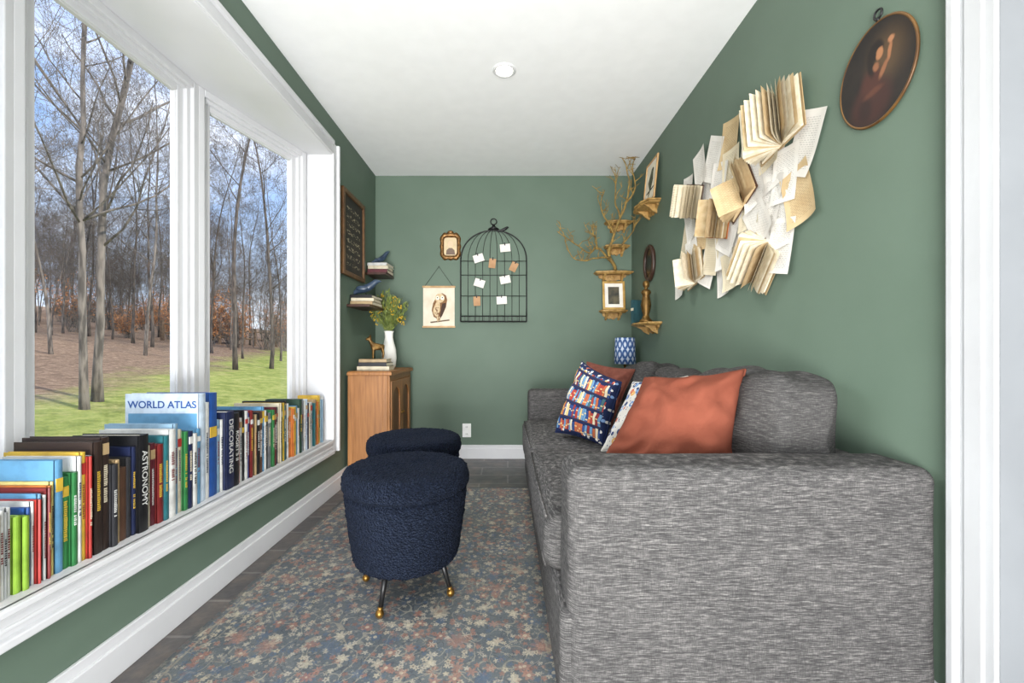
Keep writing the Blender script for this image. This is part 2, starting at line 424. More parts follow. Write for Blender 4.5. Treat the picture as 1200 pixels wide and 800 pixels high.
def dup(root, loc=None, rotz=None, label=None):
    r = root.copy(); COL.objects.link(r)
    if loc is not None: r.location = loc
    if rotz is not None: r.rotation_euler = (0,0,rotz)
    if label: r['label'] = label
    for ch in list(root.children):
        c = ch.copy(); COL.objects.link(c); c.parent = r
        for g in list(ch.children):
            d = g.copy(); COL.objects.link(d); d.parent = c
    return r
def basis(x, y, z, p):
    m = Matrix((x, y, z)).transposed().to_4x4(); m.translation = p; return m
def WB(p, off=0., rot=0.): return basis((1,0,0),(0,0,1),(0,-1,0), Vector(p)+Vector((0,-off,0))) @ Matrix.Rotation(rot,4,'Z')
def WR(p, off=0., rot=0.): return basis((0,-1,0),(0,0,1),(-1,0,0), Vector(p)+Vector((-off,0,0))) @ Matrix.Rotation(rot,4,'Z')
def WL(p, off=0., rot=0.): return basis((0,1,0),(0,0,1),(1,0,0), Vector(p)+Vector((off,0,0))) @ Matrix.Rotation(rot,4,'Z')
def ell(a, b, n=32, cx=0, cy=0): return [(cx+a*math.cos(2*PI*k/n), cy+b*math.sin(2*PI*k/n)) for k in range(n)]
def rect(w, h, cx=0, cy=0): return [(cx-w/2,cy-h/2),(cx+w/2,cy-h/2),(cx+w/2,cy+h/2),(cx-w/2,cy+h/2)]
def catmull(pts, k=6):
    pts = [Vector(p) for p in pts]; out = []
    for i in range(len(pts)-1):
        p0, p1, p2, p3 = pts[max(i-1,0)], pts[i], pts[i+1], pts[min(i+2,len(pts)-1)]
        for j in range(k):
            t = j/k; out.append(.5*((2*p1)+(p2-p0)*t+(2*p0-5*p1+4*p2-p3)*t*t+(3*p1-p0-3*p2+p3)*t**3))
    return out+[pts[-1]]
def skin(verts, edges, radii, sub=2):
    bm = bmesh.new(); L = bm.verts.layers.skin.verify()
    vs = [bm.verts.new(v) for v in verts]
    for v, r in zip(vs, radii): v[L].radius = (r, r) if not hasattr(r,'__len__') else r
    vs[0][L].use_root = True
    for a, b in edges: bm.edges.new((vs[a], vs[b]))
    me = bpy.data.meshes.new('sk'); bm.to_mesh(me); bm.free()
    o = bpy.data.objects.new('sk', me); COL.objects.link(o)
    o.modifiers.new('s','SKIN').use_smooth_shade = True
    m = o.modifiers.new('ss','SUBSURF'); m.levels = sub; m.render_levels = sub
    dg = bpy.context.evaluated_depsgraph_get()
    out = bpy.data.meshes.new_from_object(o.evaluated_get(dg))
    bpy.data.objects.remove(o); bpy.data.meshes.remove(me)
    out.polygons.foreach_set('use_smooth', [True]*len(out.polygons))
    return out
def textmesh(body, size, bold=0.):
    cu = bpy.data.curves.new('t','FONT'); cu.body = body; cu.size = size; cu.align_x = 'CENTER'; cu.align_y = 'CENTER'; cu.offset = bold*size
    o = bpy.data.objects.new('t', cu); COL.objects.link(o)
    dg = bpy.context.evaluated_depsgraph_get()
    me = bpy.data.meshes.new_from_object(o.evaluated_get(dg)); bpy.data.objects.remove(o)
    return me

# ------------------------------------------------------------ room shell
YN = -1.2
BY0, BY1, BZ0, BZ1 = .545, 2.745, .36, 2.195
struct(MB().box(XL-.15, XR+.15, YN, YB+.12, -.1, 0).build('floor', M['tile']))
struct(MB().box(XL-.15, XR+.15, YN, YB+.12, ZC, ZC+.12).build('ceiling', M['ceil']))
struct(MB().box(XL-.15, XR+.15, YB, YB+.12, 0, ZC).build('wall_back', M['wall']))
JY = .926; JO = 1.02
struct(MB().box(XR, XR+.15, JY+.02, YB, 0, ZC).box(XR, XR+.15, .02, JY+.02, 2.08, ZC).box(XR, XR+.15, YN, .02, 0, ZC).build('wall_right', M['wall']))
wl = MB()
wl.box(XL-.12, XL, YN, YB, 0, .30); wl.box(XL-.12, XL, YN, YB, 2.25, ZC)
wl.box(XL-.12, XL, YN, BY0-.02, .30, 2.25); wl.box(XL-.12, XL, BY1+.02, YB, .30, 2.25)
struct(wl.build('wall_left', M['wall']))
XW = -1.515; XE = -1.334; JW0, JW1 = 1.26, 2.03
pol = [(XL+.004,BY0-.02),(XL+.004,BY1+.02),(XE-.03,BY1+.02),(XW-.06,JW1+.01),(XW-.06,JW0-.01),(XE-.03,BY0-.02)]
struct(MB().prism(pol[::-1], .30, BZ0).build('trim_1', M['white']))
struct(MB().prism(pol[::-1], BZ1, 2.25).build('trim_2', M['white']))
struct(MB().box(XE-.05, XL+.003, BY1, BY1+.02, BZ0, BZ1).box(XE-.05, XL+.003, BY0-.02, BY0, BZ0, BZ1).build('trim_3', M['white']))
cs = MB()
def casing(mb, y0, y1, z0, z1, w=.088):
    for (a0,a1,b0,b1,o) in ((y0-w,y0,z0-w,z1+w,'l'),(y1,y1+w,z0-w,z1+w,'r'),(y0,y1,z1,z1+w,'t'),(y0,y1,z0-w,z0,'b')):
        mb.box(XL, XL+.014, a0, a1, b0, b1)
        e = .022; f = .018
        if o == 'l': mb.box(XL, XL+.032, a0, a0+e, b0, b1); mb.box(XL, XL+.022, a1-f, a1-.004, b0+w-f, b1-w+f)
        if o == 'r': mb.box(XL, XL+.032, a1-e, a1, b0, b1); mb.box(XL, XL+.022, a0+.004, a0+f, b0+w-f, b1-w+f)
        if o == 't': mb.box(XL, XL+.032, a0, a1, b1-e, b1); mb.box(XL, XL+.022, a0, a1, b0+.004, b0+f)
        if o == 'b': mb.box(XL, XL+.032, a0, a1, b0, b0+e); mb.box(XL, XL+.026, a0, a1, b1-f, b1); mb.box(XL, XL+.019, a0, a1, b0+.034, b0+.046)
casing(cs, BY0, BY1, BZ0, BZ1)
struct(cs.build('trim_4', M['white'], bevel=.004))
def bb(name, pts):
    mb = MB()
    for q in pts: mb.box(*q)
    struct(mb.build(name, M['white'], bevel=.003))
bb('baseboard_left', [(XL,XL+.012,YN,YB,0,.118),(XL,XL+.02,YN,YB,0,.088)])
bb('baseboard_back', [(XL+.02,XR-.02,YB-.012,YB,0,.118),(XL+.02,XR-.02,YB-.02,YB,0,.088)])
bb('baseboard_right', [(XR-.004,XR,1.05,YB,0,.115)])
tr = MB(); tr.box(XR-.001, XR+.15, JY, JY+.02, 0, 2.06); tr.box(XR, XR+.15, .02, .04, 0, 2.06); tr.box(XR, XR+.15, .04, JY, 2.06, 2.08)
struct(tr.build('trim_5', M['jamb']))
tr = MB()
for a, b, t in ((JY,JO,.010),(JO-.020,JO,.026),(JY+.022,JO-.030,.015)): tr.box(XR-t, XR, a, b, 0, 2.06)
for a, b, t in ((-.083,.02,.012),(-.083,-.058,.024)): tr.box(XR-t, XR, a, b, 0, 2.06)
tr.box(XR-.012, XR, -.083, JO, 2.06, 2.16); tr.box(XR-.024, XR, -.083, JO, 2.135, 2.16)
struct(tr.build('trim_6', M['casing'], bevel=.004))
d = bpy.data.objects.new('added_door_1', None); COL.objects.link(d); d.location = (XR+.12,.49,0); struct(d)  # unseen closed door added to keep the sun out of the opening
dm = MB().box(XR+.1, XR+.14, .04, JY, .005, 2.06)
for z0, z1 in ((.2,.9),(1.02,1.9)):
    for y0, y1 in ((.15,.45),(.53,.83)): dm.box(XR+.09, XR+.1, y0, y1, z0, z1)
dm.build('sun_block_slab', M['white'], d, bevel=.004, world=True)
def window(idx, A, B):
    A = Vector((*A,0)); B = Vector((*B,0)); L = (B-A).length; x = (B-A)/L; z = Vector((0,0,1)); y = z.cross(x)
    e = bpy.data.objects.new('window_%d' % idx, None); COL.objects.link(e); struct(e)
    e.matrix_world = basis(x, y, z, A)
    def ring(mb, x0, x1, z0, z1, w, ya, yb):
        mb.box(x0, x0+w, ya, yb, z0, z1); mb.box(x1-w, x1, ya, yb, z0, z1)
        mb.box(x0+w, x1-w, ya, yb, z0, z0+w); mb.box(x0+w, x1-w, ya, yb, z1-w, z1)
    fr = MB(); ring(fr, .004, L-.004, BZ0, BZ1, .034, -.05, .04); ring(fr, .02, L-.02, BZ0+.01, BZ1-.01, .04, -.034, .03)
    fr.build('window_frame', M['white'], e, bevel=.004)
    sh = MB(); ring(sh, .058, L-.058, BZ0+.046, BZ1-.04, .036, -.016, .02)
    ring(sh, .09, L-.09, BZ0+.078, BZ1-.072, .008, -.008, .012)
    sh.build('sash', M['white'], e, bevel=.004)
    MB().box(.096, L-.096, -.001, .001, BZ0+.084, BZ1-.078).build('glass', M['glass'], e)
window(1, (XW,JW0), (XW,JW1))
window(2, (XW,JW1), (XE,BY1))
window(3, (XE,BY0), (XW,JW0))
dl = thing('ceiling_light', 'round white recessed downlight glowing in the ceiling', 'ceiling light', (-.018,2.29,ZC))
MB().lathe([(.044,-.002),(.048,-.008),(.056,-.008),(.063,-.002),(.063,-.0005)], 40).build('trim_ring', M['ring'], dl, True)
MB().lathe([(.0001,-.004),(.044,-.004),(.044,-.001)], 40).build('diffuser', M['lens'], dl)
ou = thing('wall_outlet', 'white electrical outlet low on the back wall', 'outlet', PB(547,504))
MB().prism(rect(.074,.118), 0, .006, T=WB((0,0,0))).build('cover_plate', M['plate'], ou, bevel=.002)
for s_ in (-1,1):
    om = MB(); om.prism(ell(.017,.014,20,0,.027*s_), .005, .0085, 0, WB((0,0,0)))
    for k in (-.006,.006): om.prism(rect(.003,.01,k,.03*s_), .008, .009, 1, WB((0,0,0)))
    om.build('socket', [M['plate'], M['black']], ou)

# ------------------------------------------------------------ rug
rg = MB().box(-1.03, .75, .25, 2.89, .0005, .009).build('rug', M['rug'], bevel=.003)
tag(rg, 'faded floral rug in slate, beige and rust over the tile floor', 'rug')

# ------------------------------------------------------------ sofa
SX0, SX1, SY0, SY1 = .150, 1.065, 1.046, 3.23
so = thing('sofa', 'long charcoal tweed sofa along the right wall', 'sofa', (.6,2.13,0))
AW = .19; AH = .648
MB().rbox(((SX0-.02+SX1)/2,(SY0+SY1)/2,.165), (SX1-SX0+.02,SY1-SY0-.03,.25), .02, 14).build('base', M['sofa'], so, True, world=True)
for y0 in (SY0, SY1-AW):
    MB().rbox(((SX0+SX1)/2, y0+AW/2, (AH+.045)/2), (SX1-SX0, AW, AH-.045), .036, 26, (.0,.003,.003), wob=.003).build('arm', M['sofa'], so, True, world=True)
BF0 = .965
MB().rbox(((BF0+SX1)/2,(SY0+SY1)/2+.1,(AH+.05)/2-.008), (SX1-BF0,SY1-SY0-.25,AH-.07), .035, 20, (.0,0,.0), wob=.003).build('back_frame', M['sofa'], so, True, world=True)
ys0, ys1 = SY0+AW, SY1-AW; ym = (ys0+ys1)/2
for a, b in ((ys0,ym),(ym,ys1)):
    MB().rbox(((.106+.9)/2,(a+b)/2,.365), (.794,b-a-.004,.170), .05, 22, (.012,.006,.022), wob=.007).build('seat_cushion', M['sofa'], so, True, world=True)
    x0 = .104
    MB().tube([(x0+.012,a+.05,.438),(x0+.004,(a+b)/2,.442),(x0+.012,b-.05,.438)], .004, 6).build('welt', M['sofa'], so, True, world=True)
    MB().tube([(x0+.01,a+.05,.293),(x0+.002,(a+b)/2,.290),(x0+.01,b-.05,.293)], .004, 6).build('welt', M['sofa'], so, True, world=True)
th = (ys1-ys0)/3
for k in range(3):
    a = ys0+k*th
    T = Matrix.Translation(((.880,.888,.888)[k], a+th/2+(-.005,.01,.0)[k], (.655,.634,.642)[k])) @ Matrix.Rotation(math.radians((4,14,9)[k]),4,'Y') @ Matrix.Rotation(math.radians((-1,5,-5)[k]),4,'X')
    MB().rbox((0,0,0), ((.21,.22,.22)[k],th-(.06,.09,.08)[k],(.41,.38,.40)[k]), .055, 30, (.045,.026,.014), T=T, wob=.034, wf=8).build('back_cushion', M['sofadark'], so, True, world=True)
for x in (SX0+.07, SX1-.07):
    for y in (SY0+.07, SY1-.07):
        MB().lathe([(.022,0.009),(.03,.05)], 12, T=Matrix.Translation((x,y,0))).build('foot', M['darkframe'], so, world=True)

def pillow(name, label, tl, trc, br, bl, thick, m, seam=True, n=44, sag=.07, wr=1.):
    tl, trc, br, bl = map(Vector, (tl, trc, br, bl))
    c = (tl+trc+br+bl)/4; nr = (trc-bl).cross(tl-br).normalized()
    o = thing(name, label, 'pillow', c)
    vs = []; fs = []; uv = []
    for side in (1,-1):
        for i in range(n+1):
            for j in range(n+1):
                a = math.sin((2*i/n-1)*PI/2); b = math.sin((2*j/n-1)*PI/2)
                a2 = a*(1-sag*(1-b*b)); b2 = b*(1-sag*(1-a*a))
                s_, t_ = (a2+1)/2, (b2+1)/2
                p = (bl*(1-s_)+br*s_)*(1-t_)+(tl*(1-s_)+trc*s_)*t_
                hgt = thick/2*(max(0,1-a*a)*max(0,1-b*b))**.36
                w = noise.noise(p*9)*.35+noise.noise(p*20)*.2+noise.noise(p*45)*.07
                ang = math.atan2(b,a); rad = math.hypot(a,b)
                cr = math.sin(ang*9+noise.noise(p*12)*4)*.2*max(0,rad-.3)
                p = p+nr*side*hgt*(1+(w*.5+cr)*wr)-c
                vs.append(p); uv.append(((a+1)/2,(b+1)/2))
    K = (n+1)**2
    for i in range(n):
        for j in range(n):
            q = (i*(n+1)+j, (i+1)*(n+1)+j, (i+1)*(n+1)+j+1, i*(n+1)+j+1)
            fs.append(q); fs.append(tuple(K+x for x in q[::-1]))
    mb = MB(); mb.add(vs, fs); ob = mb.build('pillow_cover', m, o, True)
    ul = ob.data.uv_layers.new(name='UVMap')
    for lp in ob.data.loops: ul.data[lp.index].uv = uv[lp.vertex_index]
    if seam:
        ed = [vs[i*(n+1)] for i in range(n+1)]+[vs[n*(n+1)+j] for j in range(1,n+1)]+[vs[i*(n+1)+n] for i in range(n-1,-1,-1)]+[vs[j] for j in range(n-1,0,-1)]
        MB().tube(ed, .0045, 6, closed=True).build('seam', m, o, True)
    return o
pillow('throw_pillow', 'large rust terracotta pillow at the near end of the sofa', P(756,443,1.60), P(873,433,1.43), P(858,578,1.37), P(688,568,1.50), .31, M['rust'], wr=1.2, sag=.085)
pillow('throw_pillow', 'navy pillow printed with rows of colourful book spines', P(682,424,2.38), P(728,448,2.16), P(708,522,2.14), P(651,506,2.34), .17, M['bookfab'])
pillow('throw_pillow', 'light multicolour floral pillow tucked behind the large rust pillow', P(742,448,1.98), P(806,441,1.86), P(778,532,1.78), P(705,528,1.95), .13, M['floral'])
pillow('throw_pillow', 'rust linen pillow showing as a strip above the book-print pillow', P(688,424,2.72), P(744,433,2.6), P(716,500,2.55), P(680,494,2.68), .12, M['rustlin'])

# ------------------------------------------------------------ stools
def stool_body():
    prof = catmull([(.001,.132,0),(.12,.13,0),(.176,.132,0),(.195,.143,0),(.204,.18,0),(.214,.25,0),(.223,.32,0),(.229,.37,0),(.231,.388,0),(.225,.398,0),(.226,.402,0),(.235,.411,0),(.240,.43,0),(.237,.46,0),(.225,.480,0),(.19,.488,0),(.11,.491,0),(.001,.491,0)], 8)
    n = 200; mb = MB(); vs = []; fs = []
    for q in prof:
        r, z = q.x, q.y
        for k in range(n):
            t = 2*PI*k/n; p = Vector((r*math.cos(t), r*math.sin(t), z))
            d = Vector((p.x,p.y,(z-.33)*1.2)).normalized()
            f = noise.noise(p*45)*.4+abs(noise.noise(p*100))*1.2-.3
            vs.append(p+d*f*.006+noise.noise_vector(p*115)*.0018)
    for i in range(len(prof)-1):
        for k in range(n):
            k2 = (k+1) % n; fs.append((i*n+k, i*n+k2, (i+1)*n+k2, (i+1)*n+k))
    mb.add(vs, fs); return mb
st = thing('stool', 'navy fuzzy round stool nearest the camera, on black splayed legs', 'stool', (-.393,1.665,.009), 0, 'navy fuzzy round stools')
stool_body().build('seat', M['boucle'], st, True)
for dx, dy in ((-.05,-.175),(.17,-.05),(-.17,.05),(.05,.175)):
    lg = MB().tube([(dx*.8,dy*.8,.15),(dx*1.02,dy*1.02,.03)], [.012,.008], 12).build('leg', M['black'], st, True)
    MB().ball((dx*1.04,dy*1.04,.0155), .0152, 10).tube([(dx*1.015,dy*1.015,.036),(dx*1.03,dy*1.03,.024)], .0095, 10).build('foot', M['brass'], lg, True)
dup(st, (-.485,2.22,.009), .6, 'navy fuzzy round stool farther back, half hidden behind the nearer one')

# ------------------------------------------------------------ window-seat books
ORD = ['','first','second','third','fourth','fifth','sixth','seventh','eighth','ninth','tenth','eleventh','twelfth','thirteenth','fourteenth','fifteenth','sixteenth','seventeenth','eighteenth','nineteenth','twentieth']
def ordn(k):
    if k <= 20: return ORD[k]
    if k % 10 == 0: return {30:'thirtieth',40:'fortieth',50:'fiftieth'}[k]
    return {2:'twenty-',3:'thirty-',4:'forty-',5:'fifty-'}[k//10]+ORD[k % 10]
BX = -1.165
def winx(y):
    if y < JW1: return XW
    return XW+(y-JW1)/(BY1-JW1)*(XE-XW)
LIGHT = {'cream','white','pale grey','lime green','pale yellow','yellow','light blue','pale blue','tan','sky blue'}
def book_parts(root, th, h, dp, cover, page, band=None, txt=None, txtc='white', face=None, marks=None):
    """spine at local +x (x=dp/2), thickness along y, height along z from 0"""
    t = min(.0028, th*.2); x1 = dp/2; x0 = -dp/2; a, b = -th/2, th/2
    cv = MB(); cv.box(x0, x1-.002, a, a+t, 0, h); cv.box(x0, x1-.002, b-t, b, 0, h)
    k = 6; pol = []
    for i in range(k+1):
        an = -PI/2+PI*i/k; pol.append((x1-.004+math.cos(an)*.004, math.sin(an)*th/2))
    pol += [(x1-.007, th/2), (x1-.007, -th/2)]
    cv.prism(pol, 0, h)
    cv.build('cover', cover, root)
    MB().box(x0+.004, x1-.006, a+t, b-t, .004, h-.004).build('pages', page, root)
    if band:
        z0 = h*RN.uniform(.78,.85) if marks else h*RN.uniform(.55,.75)
        MB().box(x1-.003, x1+.0006, a*.86, b*.86, z0, z0+h*RN.uniform(.06,.12)).build('spine_band', band, root)
    if marks:
        mm = MB(); z1 = h*RN.uniform(.68,.76); zend = z1-h*RN.uniform(.3,.45); lw = th*RN.uniform(.16,.26); n = 0
        while z1 > zend:
            s_ = RN.uniform(.004,.007)
            if n < 9 or RN.random() < .82: mm.box(x1-.002, x1+.0007, -lw, lw*RN.uniform(.5,1), z1-s_*.6, z1); n += 1
            z1 -= s_
        mm.build('spine_title', marks, root)
    if txt:
        me = textmesh(txt, min(th*.85, h*1.1/len(txt)), .012)
        me.materials.append(cmat(txtc))
        link('lettering', me, root, T=None).matrix_local = basis((0,0,-1),(0,1,0),(1,0,0), (x1+.0012,0,h*.55))
    if face:
        MB().box(x0+.012, x1-.012, a-.0006, a, .05, h-.074).build('cover_picture', cmat('sky blue'), root)
        me = textmesh(face, .038, .02); me.materials.append(cmat('royal blue'))
        link('lettering', me, root).matrix_local = basis((1,0,0),(0,0,1),(0,-1,0), (-.002,a-.0008,h-.042))
near = [(-10,602,'cream'),(-4,598,'white'),(2,597,'cream'),(8,595,'white'),(14,594,'pale grey'),(19,592,'white'),(28,600,'lime green'),(36,597,'lime green'),(41,590,'royal blue'),(45,586,'white'),(49,580,'red'),(53,577,'sky blue'),(57,575,'white'),(60,570,'dark red'),(64,566,'orange'),(68,562,'pale yellow'),
 (77,533,'sky blue','yellow'),(86,552,'green','yellow'),(93,550,'green'),(98,532,'white'),(104,529,'yellow','red'),(108,533,'red'),(112,531,'white'),(122,512,'dark brown'),(131,511,'dark brown','tan'),(138,541,'charcoal'),(143,538,'tan'),(152,546,'brown'),(158,530,'charcoal'),(163,520,'navy'),(174,509,'black',None,'ASTRONOMY'),
 (180,522,'cream'),(186,517,'maroon','tan'),(193,519,'dark red'),(199,510,'teal'),(206,498,'white'),(211,496,'light blue'),(216,500,'cream','red'),(221,502,'green'),(226,500,'navy','white'),(231,503,'white'),(236,498,'sky blue','white'),(243,461,'pale blue',None,None,'WORLD ATLAS'),(248,467,'white'),(257,460,'royal blue','yellow')]
farc = ['light blue','white','navy:DECORATING',"black:ROGET'S II",'red','white','black','white','royal blue','dark red','cream','tan','black','brown','sky blue','white','charcoal','grey','green','maroon','navy','cream','teal','yellow','teal','black','white','orange','orange','yellow','sky blue','white','dark green','light blue','grey','white','pale blue','navy','cream','pale grey','white','teal','tan','orange','yellow','yellow','light blue','white']
specs = []
y = 582.5/(595+24)
for it in near:
    y1 = 582.5/(595-it[0]); ya = (y+y1)/2
    specs.append((y, y1, H-(it[1]-409)*ya/F-BZ0, it[2], it[3] if len(it) > 3 else None, it[4] if len(it) > 4 else None, it[5] if len(it) > 5 else None)); y = y1
y += .003
far = []
ws = [RN.uniform(.7,1.3)*(2.2 if ':' in c else 1) for c in farc]; tot = 2.715-y; sw = sum(ws)
for c, w in zip(farc, ws):
    y1 = y+tot*w/sw; ya = (y+y1)/2; u = 595-582.5/ya
    v = 486-(u-262)/(380-262)*21+RN.uniform(-4,6)
    tx = None
    if ':' in c: c, tx = c.split(':')
    far.append((y, y1, H-(v-409)*ya/F-BZ0, c, RN.choice([None,None,'white','tan','red','yellow']) if not tx else None, tx, None)); y = y1
allb = [(s_, 0, i+1) for i, s_ in enumerate(specs)]+[(s_, 1, len(far)-i) for i, s_ in enumerate(far)]
for (y0, y1, h, c, band, tx, face), side, k in allb:
    dmax = BX-(winx(y1)+.056)
    dp = min(dmax, h*RN.uniform(.68,.78)) if not face else .285
    xs = BX+RN.uniform(-.012,.004)
    if tx and side: xs = BX+.006
    if face: lab = 'tall pale blue atlas with WORLD ATLAS lettered across its cover'
    elif tx == 'ASTRONOMY': lab = 'black hardback with ASTRONOMY lettered down its spine'
    elif tx: lab = '%s hardback with %s lettered down its spine' % (c, tx)
    elif side == 0: lab = '%s book, %s from the near end of the window seat row' % (c, ordn(k))
    else: lab = '%s book, %s from the far end of the window seat row' % (c, ordn(k))
    r = thing('book', lab, 'book', (xs-dp/2, (y0+y1)/2, BZ0), 0, 'books standing along the window seat')
    if band == c: band = None
    mk = None
    if not tx and not face and RN.random() < .75: mk = cmat(RN.choice(['black','navy','dark red'] if c in LIGHT else ['white','cream','yellow']))
    book_parts(r, y1-y0-.0012, h-RN.uniform(0,.016)*(not face and not tx), dp, cmat(c), M['cream'], cmat(band) if band else None, tx, 'white', face, mk)

def flat_book(loc, w, d, t, rot, c, label, group, spine='-y'):
    r = thing('book', label, 'book', loc, rot, group)
    cv = MB(); cv.box(-w/2,w/2,-d/2,d/2,0,.0028).box(-w/2,w/2,-d/2,d/2,t-.0028,t).box(-w/2,w/2,-d/2,-d/2+.004,0,t)
    cv.build('cover', cmat(c), r, bevel=.0008)
    MB().box(-w/2+.004,w/2-.004,-d/2+.004,d/2-.005,.0028,t-.0028).build('pages', M['cream'], r)
    return r

# ------------------------------------------------------------ cabinet
CX0, CX1, CY0, CY1, CZ = -1.118, -.82, 2.985, 3.62, .788
cb = thing('cabinet', 'honey brown oak cabinet with arched door panels in the left corner', 'cabinet', ((CX0+CX1)/2,(CY0+CY1)/2,0))
bd = MB(); bd.box(CX0,CX1-.02,CY0,CY1,.05,CZ-.028)
bd.box(CX0,CX0+.035,CY0-.006,CY0,.05,CZ-.028).box(CX1-.055,CX1-.02,CY0-.006,CY0,.05,CZ-.028)
bd.box(CX1-.02,CX1-.006,CY0,CY0+.03,.05,CZ-.028).box(CX1-.02,CX1-.006,CY1-.03,CY1,.05,CZ-.028).box(CX1-.02,CX1-.006,CY0+.03,CY1-.03,CZ-.07,CZ-.028).box(CX1-.02,CX1-.006,CY0+.03,CY1-.03,.05,.11)
bd.build('body', M['pine'], cb, bevel=.003, world=True)
MB().box(CX0-.004,CX1+.012,CY0-.016,CY1+.016,CZ-.028,CZ-.006).box(CX0,CX1+.006,CY0-.01,CY1+.01,CZ-.006,CZ).build('top', M['pine'], cb, bevel=.004, world=True)
MB().box(CX0,CX1-.012,CY0-.01,CY1+.005,0,.05).build('plinth', M['pine'], cb, bevel=.003, world=True)
ymid = (CY0+CY1)/2
for a, b in ((CY0+.032,ymid-.002),(ymid+.002,CY1-.032)):
    z0, z1 = .112, CZ-.072; w = .045
    dr = MB().box(CX1-.012,CX1,a,a+w,z0,z1).box(CX1-.012,CX1,b-w,b,z0,z1).box(CX1-.012,CX1,a+w,b-w,z0,z0+w).box(CX1-.012,CX1,a+w,b-w,z1-w*.7,z1)
    iw = b-a-2*w; cy = (a+b)/2; zt = z1-w*.7
    for sg in (-1,1):
        pol2 = [(sg*iw/2,zt),(0,zt)]+[(sg*iw/2*math.sin(PI/2*i/8), zt-.02-iw/2*(1-math.cos(PI/2*i/8))) for i in range(9)]
        dr.prism(pol2, 0, .009, T=WL((CX1-.01,cy,0)))
    do = dr.build('door', M['pine'], cb, bevel=.002, world=True)
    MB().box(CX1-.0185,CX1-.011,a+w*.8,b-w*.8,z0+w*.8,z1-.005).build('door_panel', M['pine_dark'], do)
    yy = b-w/2 if a < ymid-.1 else a+w/2
    MB().ball((CX1+.008,yy,.46), .009, 8).build('knob', M['brass'], do, True)
gb = 'books stacked on the oak cabinet'
flat_book((-.975,3.16,CZ), .23,.17,.032, .05, 'cream', 'cream book at the bottom of the stack on the cabinet', gb)
flat_book((-.975,3.16,CZ+.0325), .21,.16,.026, -.06, 'charcoal', 'charcoal book in the middle of the stack on the cabinet', gb)
flat_book((-.98,3.165,CZ+.059), .20,.15,.024, .03, 'tan', 'tan book on top of the stack on the cabinet', gb)
zb = CZ+.0835
V = [(0,0,.088),(.026,0,.088),(.04,0,.092),(-.026,0,.09),(-.04,0,.11),(-.05,0,.134),(-.056,0,.152),(-.07,0,.148),(-.084,0,.141),
     (-.05,.014,.162),(-.052,.03,.176),(-.05,-.014,.162),(-.052,-.03,.176),
     (-.03,.016,.066),(-.031,.018,.036),(-.032,.018,.003),(-.03,-.016,.066),(-.031,-.018,.036),(-.032,-.018,.003),
     (.036,.016,.066),(.044,.018,.038),(.038,.018,.003),(.036,-.016,.066),(.044,-.018,.038),(.038,-.018,.003),(.052,0,.104)]
E = [(0,1),(1,2),(0,3),(3,4),(4,5),(5,6),(6,7),(7,8),(6,9),(9,10),(6,11),(11,12),(3,13),(13,14),(14,15),(3,16),(16,17),(17,18),(2,19),(19,20),(20,21),(2,22),(22,23),(23,24),(2,25)]
Rr = [.024,.024,.022,.023,.016,.0115,.0145,.0105,.006,.006,.002,.006,.002,.0095,.0065,.006,.0095,.0065,.006,.012,.0065,.006,.012,.0065,.006,.0045]
me = skin(V, E, Rr, 2); me.materials.append(M['brassdark'])
fw = link('fawn_figurine', me); fw.location = (-.965,3.16,zb); fw.rotation_euler = (0,0,.4)
tag(fw, 'small aged brass fawn figurine standing on the stacked books', 'figurine')
vl = Vector((-.955,3.43,CZ))
va = MB().lathe([(.001,0),(.044,0),(.053,.02),(.06,.08),(.056,.15),(.04,.21),(.032,.25),(.034,.285),(.04,.3),(.035,.3),(.028,.25),(.001,.2)], 28).build('vase', M['vase'], smooth=True); va.location = vl
tag(va, 'tall white ceramic vase on the cabinet', 'vase')
pl = thing('greenery', 'loose green foliage with yellow flowers in the white vase', 'plant', vl+Vector((0,0,.22)))
sm, lm, fm = MB(), MB(), MB()
for k in range(60):
    an = RN.uniform(0,2*PI); sp = .17*RN.random()**.7; hh = RN.uniform(.2,.42)*(1-sp*1.3)
    tip = Vector((math.cos(an)*sp, math.sin(an)*sp*.8, hh)); mid = Vector((tip.x*.3, tip.y*.3, hh*.6))
    if vl.x+tip.x < XL+.04: tip.x = XL+.04-vl.x
    pts = catmull([(tip.x*.05,tip.y*.05,0), mid, tip], 5)
    sm.tube(pts, .0015, 5)
    for q in range(4, len(pts)):
        for s_ in range(2):
            d = (Vector((RN.uniform(-1,1),RN.uniform(-1,1),RN.uniform(.3,1.5)))+(tip-mid).normalized()*.6).normalized(); L = RN.uniform(.025,.055); p = pts[q]
            sd = d.cross(Vector((RN.uniform(-1,1),RN.uniform(-1,1),.1))).normalized()*L*.13
            lm.add([p, p+d*L*.5+sd, p+d*L, p+d*L*.5-sd], [(0,1,2,3)])
    if k % 3 == 0:
        for s_ in range(7): fm.ball(tip+Vector((RN.uniform(-.014,.014),RN.uniform(-.014,.014),RN.uniform(-.05,.008))), .0062, 5)
sm.build('stem', M['leafg'], pl); lm.build('leaves', M['leafg'], pl); fm.build('blossoms', M['yflower'], pl, True)

